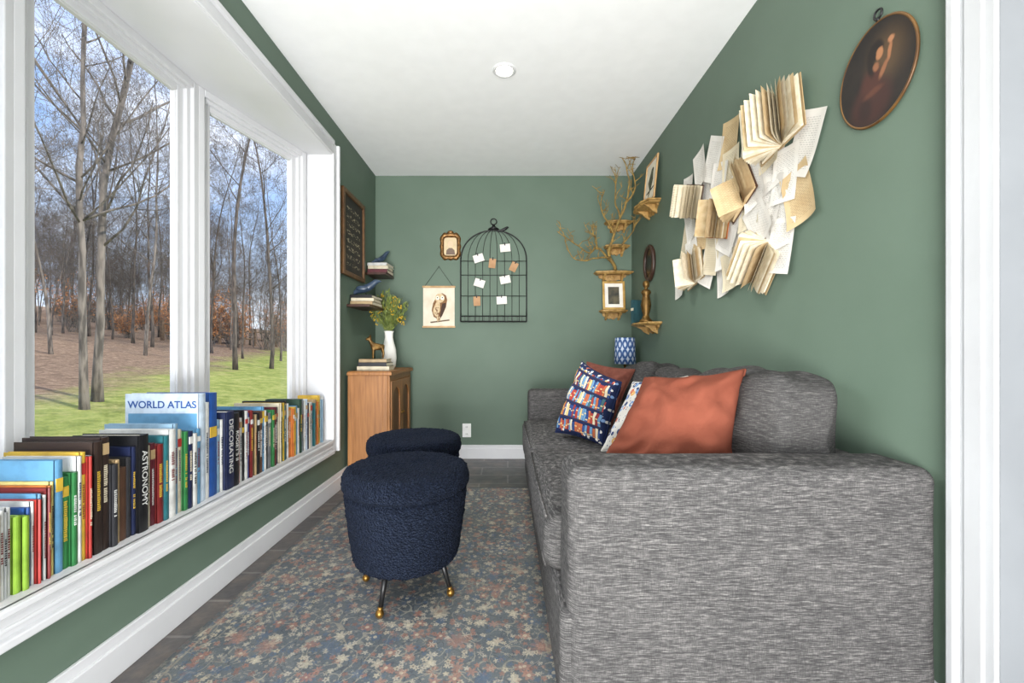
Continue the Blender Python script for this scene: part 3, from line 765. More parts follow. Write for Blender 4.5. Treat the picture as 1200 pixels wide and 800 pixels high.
# ------------------------------------------------------------ left wall picture and shelves
def framed(name, label, cat, T, w, h, fw_, fd, fm_, cm_, mat_w=0, mm=None):
    o = thing(name, label, cat); o.matrix_world = T
    f = MB()
    for pol in (rect(fw_,h,-w/2+fw_/2), rect(fw_,h,w/2-fw_/2), rect(w-2*fw_,fw_,0,h/2-fw_/2), rect(w-2*fw_,fw_,0,-h/2+fw_/2)): f.prism(pol, 0, fd)
    f.build('frame', fm_, o, bevel=min(.003,fw_*.2))
    if mat_w:
        MB().prism(rect(w-2*fw_,h-2*fw_), 0, fd*.35).build('mount', mm, o)
        MB().prism(rect(w-2*fw_-2*mat_w,h-2*fw_-2*mat_w), fd*.35, fd*.4).build('picture', cm_, o)
    else: MB().prism(rect(w-2*fw_,h-2*fw_), 0, fd*.45).build('picture', cm_, o)
    return o
def chalkmat():
    t = NT('dark chalk board'); v = t.mapv()
    x, y, z = t.sep(v)
    n1 = t.noise(t.mapv((26,60,1)), 1., 5, .75)
    row = t.math('GREATER_THAN', t.math('SINE', t.math('MULTIPLY', y, 110.)), .05)
    mk = t.math('MULTIPLY', t.math('LESS_THAN', t.math('ABSOLUTE', x), .13), t.math('LESS_THAN', t.math('ABSOLUTE', y), .22))
    f = t.math('MULTIPLY', t.math('MULTIPLY', t.math('GREATER_THAN', n1, .54), row), mk)
    c = t.mix(t.math('MULTIPLY', f, .7), t.ramp(t.noise(v, 9, 4), [(.35, lin((38,36,34))), (.65, lin((58,50,42)))]), lin((196,182,150)))
    return t.fin(c, .7)
framed('framed_picture', 'dark chalk-style board in a brown frame beside the bay window', 'picture', WL((XL,3.13,1.76),.001), .44,.60,.032,.024, mat('bronze brown frame',(110,78,46),(84,56,32),rough=.4,scale=20), chalkmat())
def floatshelf(label, y0, y1, z, dep=.165):
    o = MB().box(XL+.001, XL+dep, y0, y1, z-.018, z).build('wall_shelf', M['walnut'], bevel=.002); return tag(o, label, 'shelf')
floatshelf('upper dark walnut shelf on the left wall near the corner', 3.42, 3.66, 1.56)
floatshelf('lower dark walnut shelf on the left wall above the cabinet', 3.02, 3.36, 1.262)
g1 = 'books lying on the upper walnut shelf'; g2 = 'books lying on the lower walnut shelf'
for k, (c, t, w) in enumerate((('maroon',.03,.17),('cream',.028,.16),('white',.024,.155))):
    flat_book((XL+.09,3.54,1.5605+[0,.0305,.059][k]), .16, w+.03, t, [0,.04,-.05][k], c, '%s book lying %s on the upper walnut shelf' % (c, ['at the bottom','second from bottom','on top'][k]), g1)
for k, (c, t, w) in enumerate((('tan',.026,.2),('cream',.024,.19),('black',.022,.19))):
    flat_book((XL+.09,3.19,1.2625+[0,.0265,.051][k]), .16, w+.05, t, [0,.05,-.04][k], c, '%s book lying %s on the lower walnut shelf' % (c, ['at the bottom','second from bottom','on top'][k]), g2)
def bird(label, loc, rz, s, m, up=.35):
    pts = [(-.105,0,-.01),(-.06,0,.018),(-.02,0,.032),(.025,0,.046),(.05,0,.068),(.066,0,.08),(.088,0,.078),(.098,0,.076)]
    pts = [(x*s, y*s, (z+.0+max(0,x)*up)*s) for x, y, z in pts]
    rr = [(.006,.014),(.014,.016),(.028,.026),(.028,.028),(.02,.02),(.02,.02),(.006,.006),(.002,.002)]
    me = skin(pts, [(i,i+1) for i in range(7)], [(a*s,b*s) for a, b in rr], 2); me.materials.append(m)
    o = thing('bird_figurine', label, 'bird figurine', loc, rz); ob = link('body', me, o)
    ob.location = (0,0,.012*s)
    for sg in (-1,1):
        MB().tube([(.0,.012*s*sg,.02*s),(.004*s,.014*s*sg,0)], .0025*s, 6).build('leg', M['black'], o)
        MB().ball((-.02*s,sg*.024*s,.048*s), .03*s, 8, sc=(1.3,.35,.6)).build('wing', m, o, True)
    return o
bird('slate blue bird figurine on the upper walnut shelf books', (XL+.09,3.55,1.644), .9, .85, M['bluebird'], .6)
bird('slate blue bird figurine on the lower walnut shelf books', (XL+.085,3.18,1.336), .1, 1.15, M['bluebird'], .1)

# ------------------------------------------------------------ back wall
px0, px1, pz0, pz1 = -.735, -.452, 1.127, 1.488
pw, ph = px1-px0, pz1-pz0
po = thing('hanging_print', 'owl print on wooden rails hung by a black cord', 'poster'); po.matrix_world = WB(((px0+px1)/2,YB,(pz0+pz1)/2),.003)
MB().prism(rect(pw-.012,ph-.01), .003, .0045).build('print_sheet', mat('ivory print paper',(224,214,196),(212,200,178),rough=.8), po)
MB().prism(rect(pw,.016,0,ph/2-.008), 0, .012).build('rail', M['palewood'], po, bevel=.002)
MB().prism(rect(pw,.016,0,-ph/2+.008), 0, .012).build('rail', M['palewood'], po, bevel=.002)
MB().tube([(-pw/2+.02,ph/2-.004,.008),(0,ph/2+.165,.006),(pw/2-.02,ph/2-.004,.008)], .0022, 6).build('cord', M['black'], po)
MB().tube([(0,ph/2+.165,0),(0,ph/2+.165,.012)], .004, 8).build('nail', M['black'], po)
ow = MB(); z_ = .0046
def fl(poly, k, mi): ow.prism(poly, z_, z_+.0004*k, mi)
fl([(-.075,-.128),(.09,-.108),(.092,-.119),(-.07,-.14)], 1, 4)
fl([(-.012,.105),(.03,.118),(.062,.098),(.072,.06),(.062,.0),(.03,-.075),(-.012,-.135),(-.02,-.1),(-.045,-.085),(-.062,-.03),(-.05,.03),(-.03,.07)], 2, 0)
fl([(-.02,.045),(-.045,-.01),(-.05,-.05),(-.03,-.08),(-.008,-.085),(.01,-.03),(.01,.03)], 3, 1)
fl([(.03,.03),(.06,.035),(.06,-.0),(.03,-.07),(.005,-.115),(.015,-.04)], 3, 2)
fl(ell(.041,.04,24,.008,.075), 4, 1)
for sx in (-.012,.03): fl(ell(.015,.017,20,sx,.077), 5, 3); fl(ell(.006,.006,14,sx,.079), 6, 2)
fl([(.004,.07),(.014,.07),(.009,.052)], 6, 4)
for i in range(16):
    fl(ell(.004,.0065,8,-.03+RN.uniform(-.014,.03),-.005-RN.uniform(0,.065)), 4, 0)
fl([(-.02,-.085),(-.012,-.125),(-.004,-.125),(-.006,-.085)], 3, 1); fl([(.0,-.085),(.008,-.12),(.016,-.12),(.012,-.085)], 3, 1)
ow.build('owl_picture', [mat('owl brown',(136,98,62),(112,76,46),rough=.8,scale=60), mat('owl cream',(214,194,160),(196,168,128),rough=.8,scale=60), mat('owl dark',(62,44,34),rough=.8), mat('owl ivory',(232,224,206),rough=.8), mat('twig brown',(100,80,60),rough=.8)], po)
fx = PB(528,289); oo = thing('ornate_frame', 'small bronze arched ornate frame above the owl print', 'picture frame'); oo.matrix_world = WB(fx, .001)
w2, h2 = .088, .115
outl = []
for k in range(72):
    t = 2*PI*k/72; c_, s_ = math.cos(t), math.sin(t)
    n_ = 5.; r_ = (abs(c_)**n_+abs(s_)**n_)**(-1/n_)
    wob = 1+.035*math.cos(12*t)+(.08 if abs(t-PI/2) < .3 else 0)
    outl.append((w2*r_*c_*wob, h2*r_*s_*wob))
inn = []
for k in range(72):
    t = 2*PI*k/72; c_, s_ = math.cos(t), math.sin(t); r_ = (abs(c_)**6+abs(s_)**6)**(-1/6.)
    inn.append((.056*r_*c_, .078*r_*s_))
mb = MB(); n_ = 72
vs = [(x,y,.0) for x,y in outl]+[(x,y,.014) for x,y in outl]+[((x+a)/2,(y+b)/2,.024) for (x,y),(a,b) in zip(outl,inn)]+[(x,y,.012) for x,y in inn]+[(x,y,.004) for x,y in inn]
fs = []
for lv in range(4):
    for k in range(n_): k2 = (k+1) % n_; fs.append((lv*n_+k, lv*n_+k2, (lv+1)*n_+k2, (lv+1)*n_+k))
mb.add(vs, fs); mb.ball((0,.122,.012), .018, 8, sc=(1.4,.8,.6))
mb.build('frame', mat('antique bronze',(142,104,58),(96,66,36),rough=.4,metal=.6,scale=60), oo, True)
pt = MB().prism(inn, 0, .004).prism(ell(.022,.03,20,0,.02), .004, .0046, 1).prism([(-.04,-.07),(.04,-.07),(.034,-.03),(.012,-.012),(-.012,-.012),(-.034,-.03)], .004, .0044, 2)
pt.build('portrait', [mat('sepia card',(204,184,148),rough=.7), mat('portrait face',(222,188,156),rough=.7), mat('portrait dress',(110,92,80),rough=.7)], oo)
cx0, cx1 = -.405, .162; czb, czs = 1.18, 1.70; cw = cx1-cx0; cxm = (cx0+cx1)/2; ctop = 1.965
cg = thing('birdcage_panel', 'black wire birdcage wall panel with domed top', 'birdcage', (cxm,YB,czb))
def dome(t):
    return Vector((cw/2*math.cos(t), -.012, (czs-czb)+(ctop-czs)*math.sin(t)**.9))
yy = -.014
out = [Vector((cw/2,yy,0))]+[Vector((cw/2,yy,(czs-czb)*i/4)) for i in range(1,4)]+[Vector((dome(t*PI/24).x,yy,dome(t*PI/24).z)) for t in range(25)]+[Vector((-cw/2,yy,(czs-czb)*i/4)) for i in range(3,-1,-1)]
mb = MB().tube(out, .0055, 8); mb.tube([(-cw/2,yy,0),(cw/2,yy,0)], .0055, 8)
mb.build('frame', M['black'], cg, True)
wi = MB(); nw = 9; ztop = czs-czb
for i in range(1, nw):
    x = -cw/2+cw*i/nw
    pts = [(x,yy,0),(x,yy,ztop)]
    for j in range(1,9):
        k = j/8; xx = x*max(0,math.cos(k*PI/2))**.8
        pts.append((xx, yy, ztop+(ctop-czs)*math.sin(k*PI/2)))
    wi.tube(pts, .0024, 6)
for zz in (.045,.22,.40,ztop): wi.tube([(-cw/2,yy,zz),(cw/2,yy,zz)], .003, 6)
wi.build('wire', M['black'], cg, True)
bk = MB()
for zz in (0,.045): bk.tube([(-cw/2,yy,zz),(-cw/2,yy-.04,zz),(cw/2,yy-.04,zz),(cw/2,yy,zz)], .004, 6)
for i in range(0, 15): x = -cw/2+cw*i/14; bk.tube([(x,yy-.04,0),(x,yy-.04,.045)], .002, 5)
bk.tube([(-cw/2,yy-.02,0),(cw/2,yy-.02,0)], .002, 5)
bk.build('basket', M['black'], cg)
fi = MB().lathe([(.02,ctop-czb),(.05,ctop-czb+.008),(.03,ctop-czb+.022),(.012,ctop-czb+.034),(.012,ctop-czb+.05)], 16, T=Matrix.Translation((0,yy,0)))
fi.tube([(.026*math.cos(2*PI*k/20), yy, ctop-czb+.074+.026*math.sin(2*PI*k/20)) for k in range(20)], .005, 6, closed=True)
fi.build('finial', M['black'], cg, True)
bird_me = skin([(-.05,0,-.012),(-.02,0,0),(.01,0,.012),(.028,0,.026),(.042,0,.024)], [(0,1),(1,2),(2,3),(3,4)], [.004,.012,.014,.011,.003], 2); bird_me.materials.append(M['black'])
bo = link('perched_bird', bird_me, cg); bo.location = (.09,yy,ctop-czb-.0)
kr = mat('kraft card',(186,146,108),(170,130,94),rough=.8)
cards = [(561,303,0,.3,'white card at upper left of the birdcage panel'),(592,291,0,.1,'white card at top right of the birdcage panel'),(577,309,1,-.12,'kraft card at upper middle of the birdcage panel'),
 (602,313,1,-.45,'kraft card on the right edge of the birdcage panel'),(592,328,0,.2,'white card at mid right of the birdcage panel'),(562,332,0,-.3,'white card at mid left of the birdcage panel'),(559,353,1,.05,'kraft card at lower left of the birdcage panel'),(588,352,0,.05,'white card at lower right of the birdcage panel')]
for u, v, k, rt, lab in cards:
    o = thing('note_card', lab, 'card', group='cards clipped on the birdcage panel'); o.matrix_world = WB(PB(u,v), .018, rt)
    sz = (.088,.066) if not k else (.058,.08)
    MB().prism(rect(*sz), 0, .0012).build('card', [kr if k else M['paper']], o)
    MB().prism(rect(.009,.024,0,sz[1]/2), .0012, .007).build('clip', M['black'], o)

# ------------------------------------------------------------ carved corner shelves
def scallop(w, d):
    pol = [(-w/2,0)]
    N = 40
    for i in range(N+1):
        t = i/N; x = -w/2+w*t; e = abs(2*t-1)
        yv = -d*(.35+.65*(1-e**1.5))-.08*d*math.sin(t*PI*8)
        if i in (0,N): yv = -d*.25
        pol.append((x,yv))
    pol.append((w/2,0)); return pol
def carved(label, T, w, dep):
    o = thing('carved_shelf', label, 'shelf'); o.matrix_world = T
    b = MB()
    N = 24; pol = [(-w/2,0)]
    for i in range(N+1):
        t = i/N; x = -w/2+w*t; e = abs(2*t-1); pol.append((x, dep*(.72+.28*math.cos(e*PI/2))+.004*math.sin(t*PI*6)))
    pol.append((w/2,0))
    vs = [Vector((x,0,d)) for x, d in pol]; vt = [Vector((x,-.012,d)) for x, d in pol]; n = len(pol)
    b.add(vs+vt, [tuple(range(n)), tuple(range(n,2*n))[::-1]]+[(i,n+i,n+(i+1)%n,(i+1)%n) for i in range(n)])
    vs = [Vector((x*.93,-.012,d*.92)) for x, d in pol]; vt = [Vector((x*.88,-.022,d*.84)) for x, d in pol]
    b.add(vs+vt, [tuple(range(n)), tuple(range(n,2*n))[::-1]]+[(i,n+i,n+(i+1)%n,(i+1)%n) for i in range(n)])
    b.build('board', M['gold'], o, bevel=.002)
    a = MB().prism(scallop(w*.74,.055), 0, .016, T=Matrix.Translation((0,-.02,0)))
    pr = [(0,-.02),(dep*.7,-.02),(dep*.62,-.03),(dep*.42,-.042),(dep*.3,-.062),(dep*.14,-.074),(0,-.084)]
    for xo in (-w*.24, w*.24):
        vs = [Vector((xo-.009,y_,z_)) for z_, y_ in pr]; vt = [Vector((xo+.009,y_,z_)) for z_, y_ in pr]; n = len(pr)
        a.add(vs+vt, [tuple(range(n)), tuple(range(n,2*n))[::-1]]+[(i,n+i,n+(i+1)%n,(i+1)%n) for i in range(n)])
    a.ball((0,-.04,.018), .013, 8, sc=(1.6,1,.7))
    a.build('bracket', M['gold'], o, bevel=.001)
    return o
carved('carved ochre shelf topmost on the back wall corner, beneath the branch', WB((.945,YB,2.03)), .23,.11)
carved('small carved ochre shelf second from top on the back wall corner', WB((.93,YB,1.825)), .21,.11)
carved('wide carved ochre shelf under the foot of the branch', WB((.90,YB,1.60)), .32,.13)
carved('carved ochre shelf holding the gold framed picture', WB((.90,YB,1.275)), .23,.12)
carved('carved ochre shelf high on the right wall under the bird print', WR((XR,3.14,2.0)), .33,.13)
carved('carved ochre shelf on the right wall holding the brass figure', WR((XR,3.14,1.135)), .38,.14)
framed('framed_picture', 'gold framed dark picture standing on a carved corner shelf', 'picture', basis((1,0,0),(0,.12,.993),(0,-.993,.12),(.9,YB-.055,1.398)), .19,.245,.018,.018, mat('gilt frame',(204,168,98),(168,130,66),rough=.4,metal=.3), mat('dark landscape',(40,42,40),(96,88,66),rough=.5,scale=14), .03, M['paper'])
bp = framed('framed_picture', 'pale framed bird print standing on the high right wall shelf', 'picture', basis((0,-1,0),(.1,0,.995),(-.995,0,.1),(XR-.03,3.09,2.157)), .24,.31,.012,.012, M['palewood'], mat('print paper',(222,214,196),rough=.8), .012, M['paper'])
bm_ = MB().prism([(-.05,.0),(-.02,.05),(.0,.085),(.03,.095),(.045,.08),(.04,.05),(.05,.0),(.02,-.06),(-.02,-.11),(-.03,-.1),(-.01,-.06)], .005, .0056).prism(ell(.006,.006,10,.026,.08), .0056,.006,1).prism([(-.07,-.07),(.08,-.055),(.08,-.066),(-.07,-.082)], .005,.0054,1)
bm_.build('bird_picture', [mat('bird olive',(92,96,70),(64,62,50),rough=.8,scale=40), mat('bird ink',(40,34,30),rough=.8)], bp)
mo = thing('oval_mirror', 'dark framed oval mirror hung on the right wall above the brass figure', 'mirror'); mo.matrix_world = WR((XR,3.19,1.585), .012)
MB().tube([(.098*math.cos(2*PI*k/40),.122*math.sin(2*PI*k/40),0) for k in range(40)], .016, 10, closed=True).prism(ell(.098,.122,40), -.01,-.003).build('frame', M['darkframe'], mo, True)
MB().prism(ell(.092,.116,40), -.002, .003).build('mirror_glass', M['mirror'], mo)
bf = MB().lathe([(.001,0),(.045,0),(.046,.012),(.03,.024),(.02,.05),(.03,.085),(.036,.12),(.03,.16),(.024,.19),(.036,.21),(.03,.225),(.012,.235),(.012,.243),(.02,.252),(.025,.27),(.02,.29),(.001,.298)], 24).build('figurine', M['brassdark'], smooth=True); bf.location = (.985,3.04,1.1355)
tag(bf, 'slim brass figure on the right wall shelf below the oval mirror', 'figurine')
flb = thing('book', 'dull teal and cream book standing beside the brass figure', 'book', (1.0,3.26,1.1355), math.radians(200), 'books on the right wall shelf')
book_parts(flb, .035,.18,.12, cmat('dull teal'), M['cream'], cmat('cream'))
br = thing('twig_branch', 'twisted mossy branch climbing the back corner', 'branch', P(722,316,3.56))
main = MB()
def bpath(pl_, r0, r1, mb):
    pts = catmull([P(*q) for q in pl_], 6); n = len(pts)
    pts = [p+noise.noise_vector(p*13)*.014 for p in pts]
    for p in pts: p.z = min(p.z, ZC-.015); p.y = min(p.y, YB-.018); p.x = min(p.x, XR-.02)
    mb.tube(pts, [r0+(r1-r0)*i/(n-1) for i in range(n)], 8); return pts
br_list = []
for q, a, b in (([(722,317,3.56),(714,296,3.5),(722,268,3.46),(734,238,3.4),(737,212,3.37),(732,188,3.34)], .014,.0035), ([(722,314,3.56),(702,292,3.5),(690,296,3.46),(672,284,3.44),(653,272,3.42)], .010,.0026),
    ([(716,300,3.5),(694,303,3.44),(676,304,3.42),(663,290,3.4)], .008,.0025), ([(720,275,3.47),(708,252,3.44),(704,240,3.42),(708,222,3.4)], .008,.0025), ([(733,240,3.4),(744,220,3.36),(741,198,3.34),(744,184,3.33)], .008,.0026),
    ([(727,255,3.43),(720,232,3.4),(722,208,3.38)], .008,.0026), ([(700,293,3.49),(697,276,3.46),(688,270,3.44)], .007,.0025), ([(726,290,3.5),(738,275,3.44),(746,262,3.4)], .007,.0025)):
    br_list.append(bpath(q, a, b, main))
main.build('limb', M['branch'], br, True, world=True)
for pts in br_list:
    for k in range(8):
        tw = MB()
        i = RN.randrange(len(pts)//5, len(pts)); p = pts[i]
        d = Vector((RN.uniform(-.8,.5),RN.uniform(-.5,.2),RN.uniform(.2,1.2))).normalized(); L = RN.uniform(.06,.15)
        q = [p]
        for s_ in range(3): q.append(q[-1]+(d+noise.noise_vector(q[-1]*20)*.8).normalized()*L/3)
        d2 = Vector((RN.uniform(-1,1),RN.uniform(-.6,.2),RN.uniform(-.2,1))).normalized()*.045
        q2 = [q[2], q[2]+d2]
        for w in q+[q2[1]]: w.z = min(w.z, ZC-.01); w.y = min(w.y, YB-.008); w.x = min(w.x, XR-.01)
        tw.tube(q, [.004,.0033,.0026,.0018], 5); tw.tube(q2, [.0028,.0016], 4)
        tw.build('twig', M['branch'], br, world=True)
la = thing('floor_lamp', 'slim lamp with a blue and white ikat shade in the corner', 'lamp', (.945,3.44,0))
MB().lathe([(.001,0),(.1,0),(.1,.014),(.03,.024),(.012,.04)], 28).build('base', M['brass'], la, True)
MB().tube([(0,0,.03),(0,0,.86)], .009, 10).build('pole', M['brass'], la, True)
MB().lathe([(.086,.825),(.078,1.035),(.075,1.035),(.083,.825)], 40).build('shade', M['shade'], la, True)

# ------------------------------------------------------------ collage on the right wall
gp = 'loose pages pinned in the right wall collage'
R0 = math.radians
def page(u, v, rot, w, h, m, idx, label, curl=.016):
    o_ = .002+idx*.0011
    mb = MB(); nx, ny = 8, 8; vs = []
    for i in range(nx+1):
        for j in range(ny+1):
            x = -w/2+w*i/nx; yv = -h/2+h*j/ny
            zz = curl*((x/w*2)**2*.5+max(0,(-yv/h*2))**2*.8)*(.6+.4*math.sin(idx*2.1+x*30))
            vs.append((x,yv,max(0,zz)))
    fs = [(i*(ny+1)+j,(i+1)*(ny+1)+j,(i+1)*(ny+1)+j+1,i*(ny+1)+j+1) for i in range(nx) for j in range(ny)]
    mb.add(vs, fs); o = mb.build('loose_page', m, smooth=True, T=WR(PR(u,v), o_, rot))
    return tag(o, label, 'page', gp)
pages = [
 (945,168,-24,.15,.22,'page','white page sticking out at upper right of the collage'),
 (939,228,16,.148,.22,'pagetan','tan page at the right edge of the collage'),
 (919,288,-12,.14,.21,'page','white page at the lower right end of the collage'),
 (908,190,12,.148,.215,'page','white page just below the biggest fanned book'),
 (905,238,-12,.148,.215,'page','white page left of the tan right-edge page'),
 (886,215,22,.148,.215,'page','white page in the centre of the collage'),
 (857,168,-10,.145,.22,'pagetan','tan page left of the biggest fanned book'),
 (838,187,-28,.15,.22,'page','white page leaning left near the collage top'),
 (824,198,10,.145,.21,'page','white page at upper left between two open books'),
 (872,262,-18,.15,.215,'page','white page above the lower fanned book'),
 (852,288,8,.15,.215,'page','white page at the lower middle of the collage'),
 (838,298,-12,.145,.21,'pagecream','cream page beside the lower left open book'),
 (849,324,6,.135,.19,'page','white page hanging lowest in the collage middle'),
 (812,262,16,.14,.21,'page','white page behind the leftmost open book'),
 (806,284,-20,.14,.2,'pagecream','cream page above the lower left open book'),
 (797,332,6,.14,.18,'page','small white page hanging at the lower left tip of the collage'),
 (833,314,-24,.14,.19,'page','white page right of the lower left open book'),
 (887,172,-34,.14,.205,'page','white page peeking out left below the biggest fanned book'),
 (862,234,28,.145,.21,'page','white page behind the curled tan book in the middle'),
 (846,216,-16,.145,.21,'page','white page left of the curled tan book'),
 (828,236,24,.145,.21,'page','white page right of the leftmost open book'),
 (824,270,-8,.145,.21,'pagetan','tan page below the leftmost open book'),
 (893,258,34,.148,.215,'page','white page tilted steeply above the bottom fanned book'),
 (870,298,-6,.14,.205,'page','white page left of the bottom fanned book'),
 (860,200,-2,.145,.21,'pagecream','cream page under the tan upper page'),
 (815,300,12,.145,.21,'page','white page beneath the lower left open book'),
 (922,205,-6,.145,.21,'page','white page between the upper right and the tan right-edge pages'),
 (842,262,38,.145,.21,'page','white page fanned out beneath the browned book'),
 (878,188,-14,.145,.21,'page','white page right of the tan upper page'),
 (880,240,6,.145,.21,'pagecream','cream page right of the curled tan book'),
 (858,270,-30,.145,.215,'page','white page right of the browned book'),
 (896,210,-26,.148,.215,'page','white page tilted left in the centre right of the collage'),
 (808,228,-8,.14,.205,'page','white page behind the upper edge of the leftmost book'),
 (860,316,12,.135,.185,'pagecream','cream page hanging below the lower middle of the collage'),
 (850,246,4,.145,.21,'page','white page above the browned book'),
 (914,262,8,.145,.21,'page','white page above the lower right end page'),
 (906,168,4,.14,.205,'pagecream','cream page directly under the biggest fanned book'),
 (832,222,-4,.14,.205,'page','white page between the leftmost and the curled tan book'),
 (884,284,16,.14,.205,'page','white page behind the upper edge of the bottom fanned book'),
]
for i, (u, v, r, w, h, m, lab) in enumerate(pages): page(u, v, R0(r), w, h, M[m], 0 if i in (12,15) else (i*5) % 14, lab)
gk = 'open books mounted in the right wall collage'
def open_book(u, v, rot, w, h, angs, label, cov, pm=('aged','agedark'), bend=.5, off=.02):
    o = thing('open_book', label, 'book', group=gk); o.matrix_world = WR(PR(u,v), off, R0(rot))
    c = MB()
    for sg in (-1,1):
        c.box(min(sg*.012,sg*(w+.006)), max(sg*.012,sg*(w+.006)), -h/2-.005, h/2+.005, 0, .003)
    c.box(-.013,.013,-h/2-.005,h/2+.005,-.002,.001); c.build('cover', cmat(cov), o)
    pg = MB()
    for k, a in enumerate(angs):
        a = R0(a+RN.uniform(-2.5,2.5)); nseg = 7; x = (PI/2-a)*.008; z = .004; path = [(x,z)]
        bd_ = bend*(a-PI/2)/(PI/2)*RN.uniform(.6,1.4)
        for i in range(nseg):
            tt = a+bd_*(i/nseg-.25)
            x += math.cos(tt)*w/nseg; z += math.sin(tt)*w/nseg; path.append((x, max(.004,z)))
        vs = []; sk = RN.uniform(-.004,.004)
        for q, (x,z) in enumerate(path): vs += [(x,-h/2+sk*q/nseg,z),(x,h/2+sk*q/nseg,z)]
        pg.add(vs, [(2*i,2*i+2,2*i+3,2*i+1) for i in range(nseg)], 1 if k % 4 == 2 else 0)
    for sg in (-1,1):
        pol3 = [(0,.003),(sg*w*.96,.003),(sg*w*.9,.010),(sg*w*.4,.02),(0,.008)]
        vs = [(x,-h/2+.001,z) for x,z in pol3]+[(x,h/2-.001,z) for x,z in pol3]; n = 5
        pg.add(vs, [tuple(range(n)),tuple(range(n,2*n))[::-1]]+[(i,n+i,n+(i+1)%n,(i+1)%n) for i in range(n)], 0)
    pg.build('pages', [M[pm[0]], M[pm[1]]], o, smooth=False)
    return o
open_book(920,144,8,.128,.195, [10,13,16,20,24,28,33,38,44,51,59,68,78,90,102,113,122,130,137,143,149,154,159,163,167], 'biggest fanned open book at the top of the collage', 'tan', ('aged','agedark'))
open_book(816,236,-22,.11,.17, [15,20,26,34,42,55,70,85,98,110,122,134,141,148,154,160], 'fanned open book at the far left of the collage', 'brown', ('pagecream','aged'))
open_book(872,224,28,.105,.18, [12,14,16,19,22,26,31,37,44,126,134,142,148,152,156,160,164,167], 'tan open book with curled pages in the collage middle', 'brown', ('pagetan','agedark'), .9)
open_book(847,256,-16,.105,.18, [12,14,17,20,24,29,35,44,56,128,137,144,149,153,157,161,165], 'browned open book left of centre in the collage', 'orange', ('agedark','aged'), .9)
open_book(818,316,14,.105,.165, [12,15,18,22,27,34,44,62,118,132,141,147,152,156,160,164], 'open book at the lower left of the collage', 'tan', ('aged','pagetan'), .7)
open_book(894,306,-38,.11,.18, [12,15,19,24,31,40,52,66,80,94,106,117,127,136,144,151,157,162,166], 'fanned open book at the bottom of the collage', 'tan', ('aged','agedark'), .5, .006)

# ------------------------------------------------------------ oval portrait
oc = Vector((XR,1.232,1.738))
ov = thing('oval_portrait', 'oval dark oil portrait in a thin gold-brown frame, high on right wall', 'picture'); ov.matrix_world = WR(oc,.002,R0(-3))
A_, B_ = .127,.143
MB().prism(ell(A_,B_,64), 0, .008).build('painting', paintmat(), ov)
MB().tube([(A_*math.cos(2*PI*k/72),B_*math.sin(2*PI*k/72),.005) for k in range(72)], .0042, 8, closed=True).build('frame', mat('dark gold frame',(120,86,44),(84,56,28),rough=.4,metal=.3), ov, True)
MB().tube([(.013*math.cos(2*PI*k/20),B_+.022+.013*math.sin(2*PI*k/20),.006) for k in range(20)], .003, 6, closed=True).tube([(0,B_+.002,.006),(0,B_+.012,.006)], .005, 8).build('hanging_ring', M['black'], ov, True)

# ------------------------------------------------------------ outside
def gz(x, y):
    d = max(0, -x-2)
    return -.5+.112*min(d,14)+.11*max(0,d-14)+.06*noise.noise(Vector((x*.25,y*.25,0)))
gm = MB(); NX, NY = 90, 90; vs = []
for i in range(NX+1):
    for j in range(NY+1):
        x = -1.75-88*(i/NX)**1.8; yv = -25+120*(j/NY); vs.append((x,yv,gz(x,yv)))
gm.add(vs, [(i*(NY+1)+j,i*(NY+1)+j+1,(i+1)*(NY+1)+j+1,(i+1)*(NY+1)+j) for i in range(NX) for j in range(NY)])
struct(gm.build('ground', M['ground'], smooth=True))
def tree_mesh(seed, h, r, m, lean=0., nb=(20,7,5,3), start=.26, fine=.0038):
    q = random.Random(seed); mb = MB()
    def rec(p, d, L, rad, lv):
        n = (14,6,4,3,2)[lv]; sides = (8,4,3,3,3)[lv]
        pts = [p]; dirs = [d]
        for i in range(n):
            j = (.075,.2,.24,.28,.3)[lv]
            d = (d+Vector((q.uniform(-j,j),q.uniform(-j,j),q.uniform(-j*.4,j)+(.03 if lv else .02)))).normalized()
            pts.append(pts[-1]+d*L/n); dirs.append(d)
        end = .18 if lv == 0 else .35
        rr = [max(fine, rad*(1-(1-end)*i/n)*(q.uniform(.9,1.1) if lv == 0 else 1)) for i in range(n+1)]
        if lv == 0: rr[0] *= 1.35
        mb.tube(pts, rr, sides)
        if lv >= 4: return
        for k in range(nb[lv]):
            t = q.uniform(start if lv == 0 else .2, 1.0); f = t*n; i = min(int(f), n-1)
            pp = pts[i].lerp(pts[i+1], f-i); a = q.uniform(0,2*PI)
            side = dirs[i].cross(Vector((math.cos(a),math.sin(a),.3))).normalized()
            up = q.uniform(.5,1.1) if lv == 0 else q.uniform(.5,1.3)
            dd = (dirs[i]*up+side).normalized()
            LL = (h*q.uniform(.16,.32)*(1.25-t*.75) if lv == 0 else L*q.uniform(.35,.6))
            rec(pp, dd, LL, rr[i]*q.uniform(.3,.48), lv+1)
    rec(Vector((0,0,-.15)), Vector((lean,0,1)).normalized(), h, r, 0)
    me = bpy.data.meshes.new('bare_tree'); me.from_pydata(mb.v, [], mb.f); me.update(); me.materials.append(m)
    me.polygons.foreach_set('use_smooth', [True]*len(mb.f)); return me
protos = [tree_mesh(11,13,.075,M['bark']), tree_mesh(12,15,.088,M['barkdark'],.05), tree_mesh(13,11,.06,M['bark'],-.05), tree_mesh(14,16,.088,M['barkdark'],.02,(18,6,5,3),.35), tree_mesh(15,9,.05,M['barkdark'],.04), tree_mesh(16,14,.07,M['bark'],-.03)]
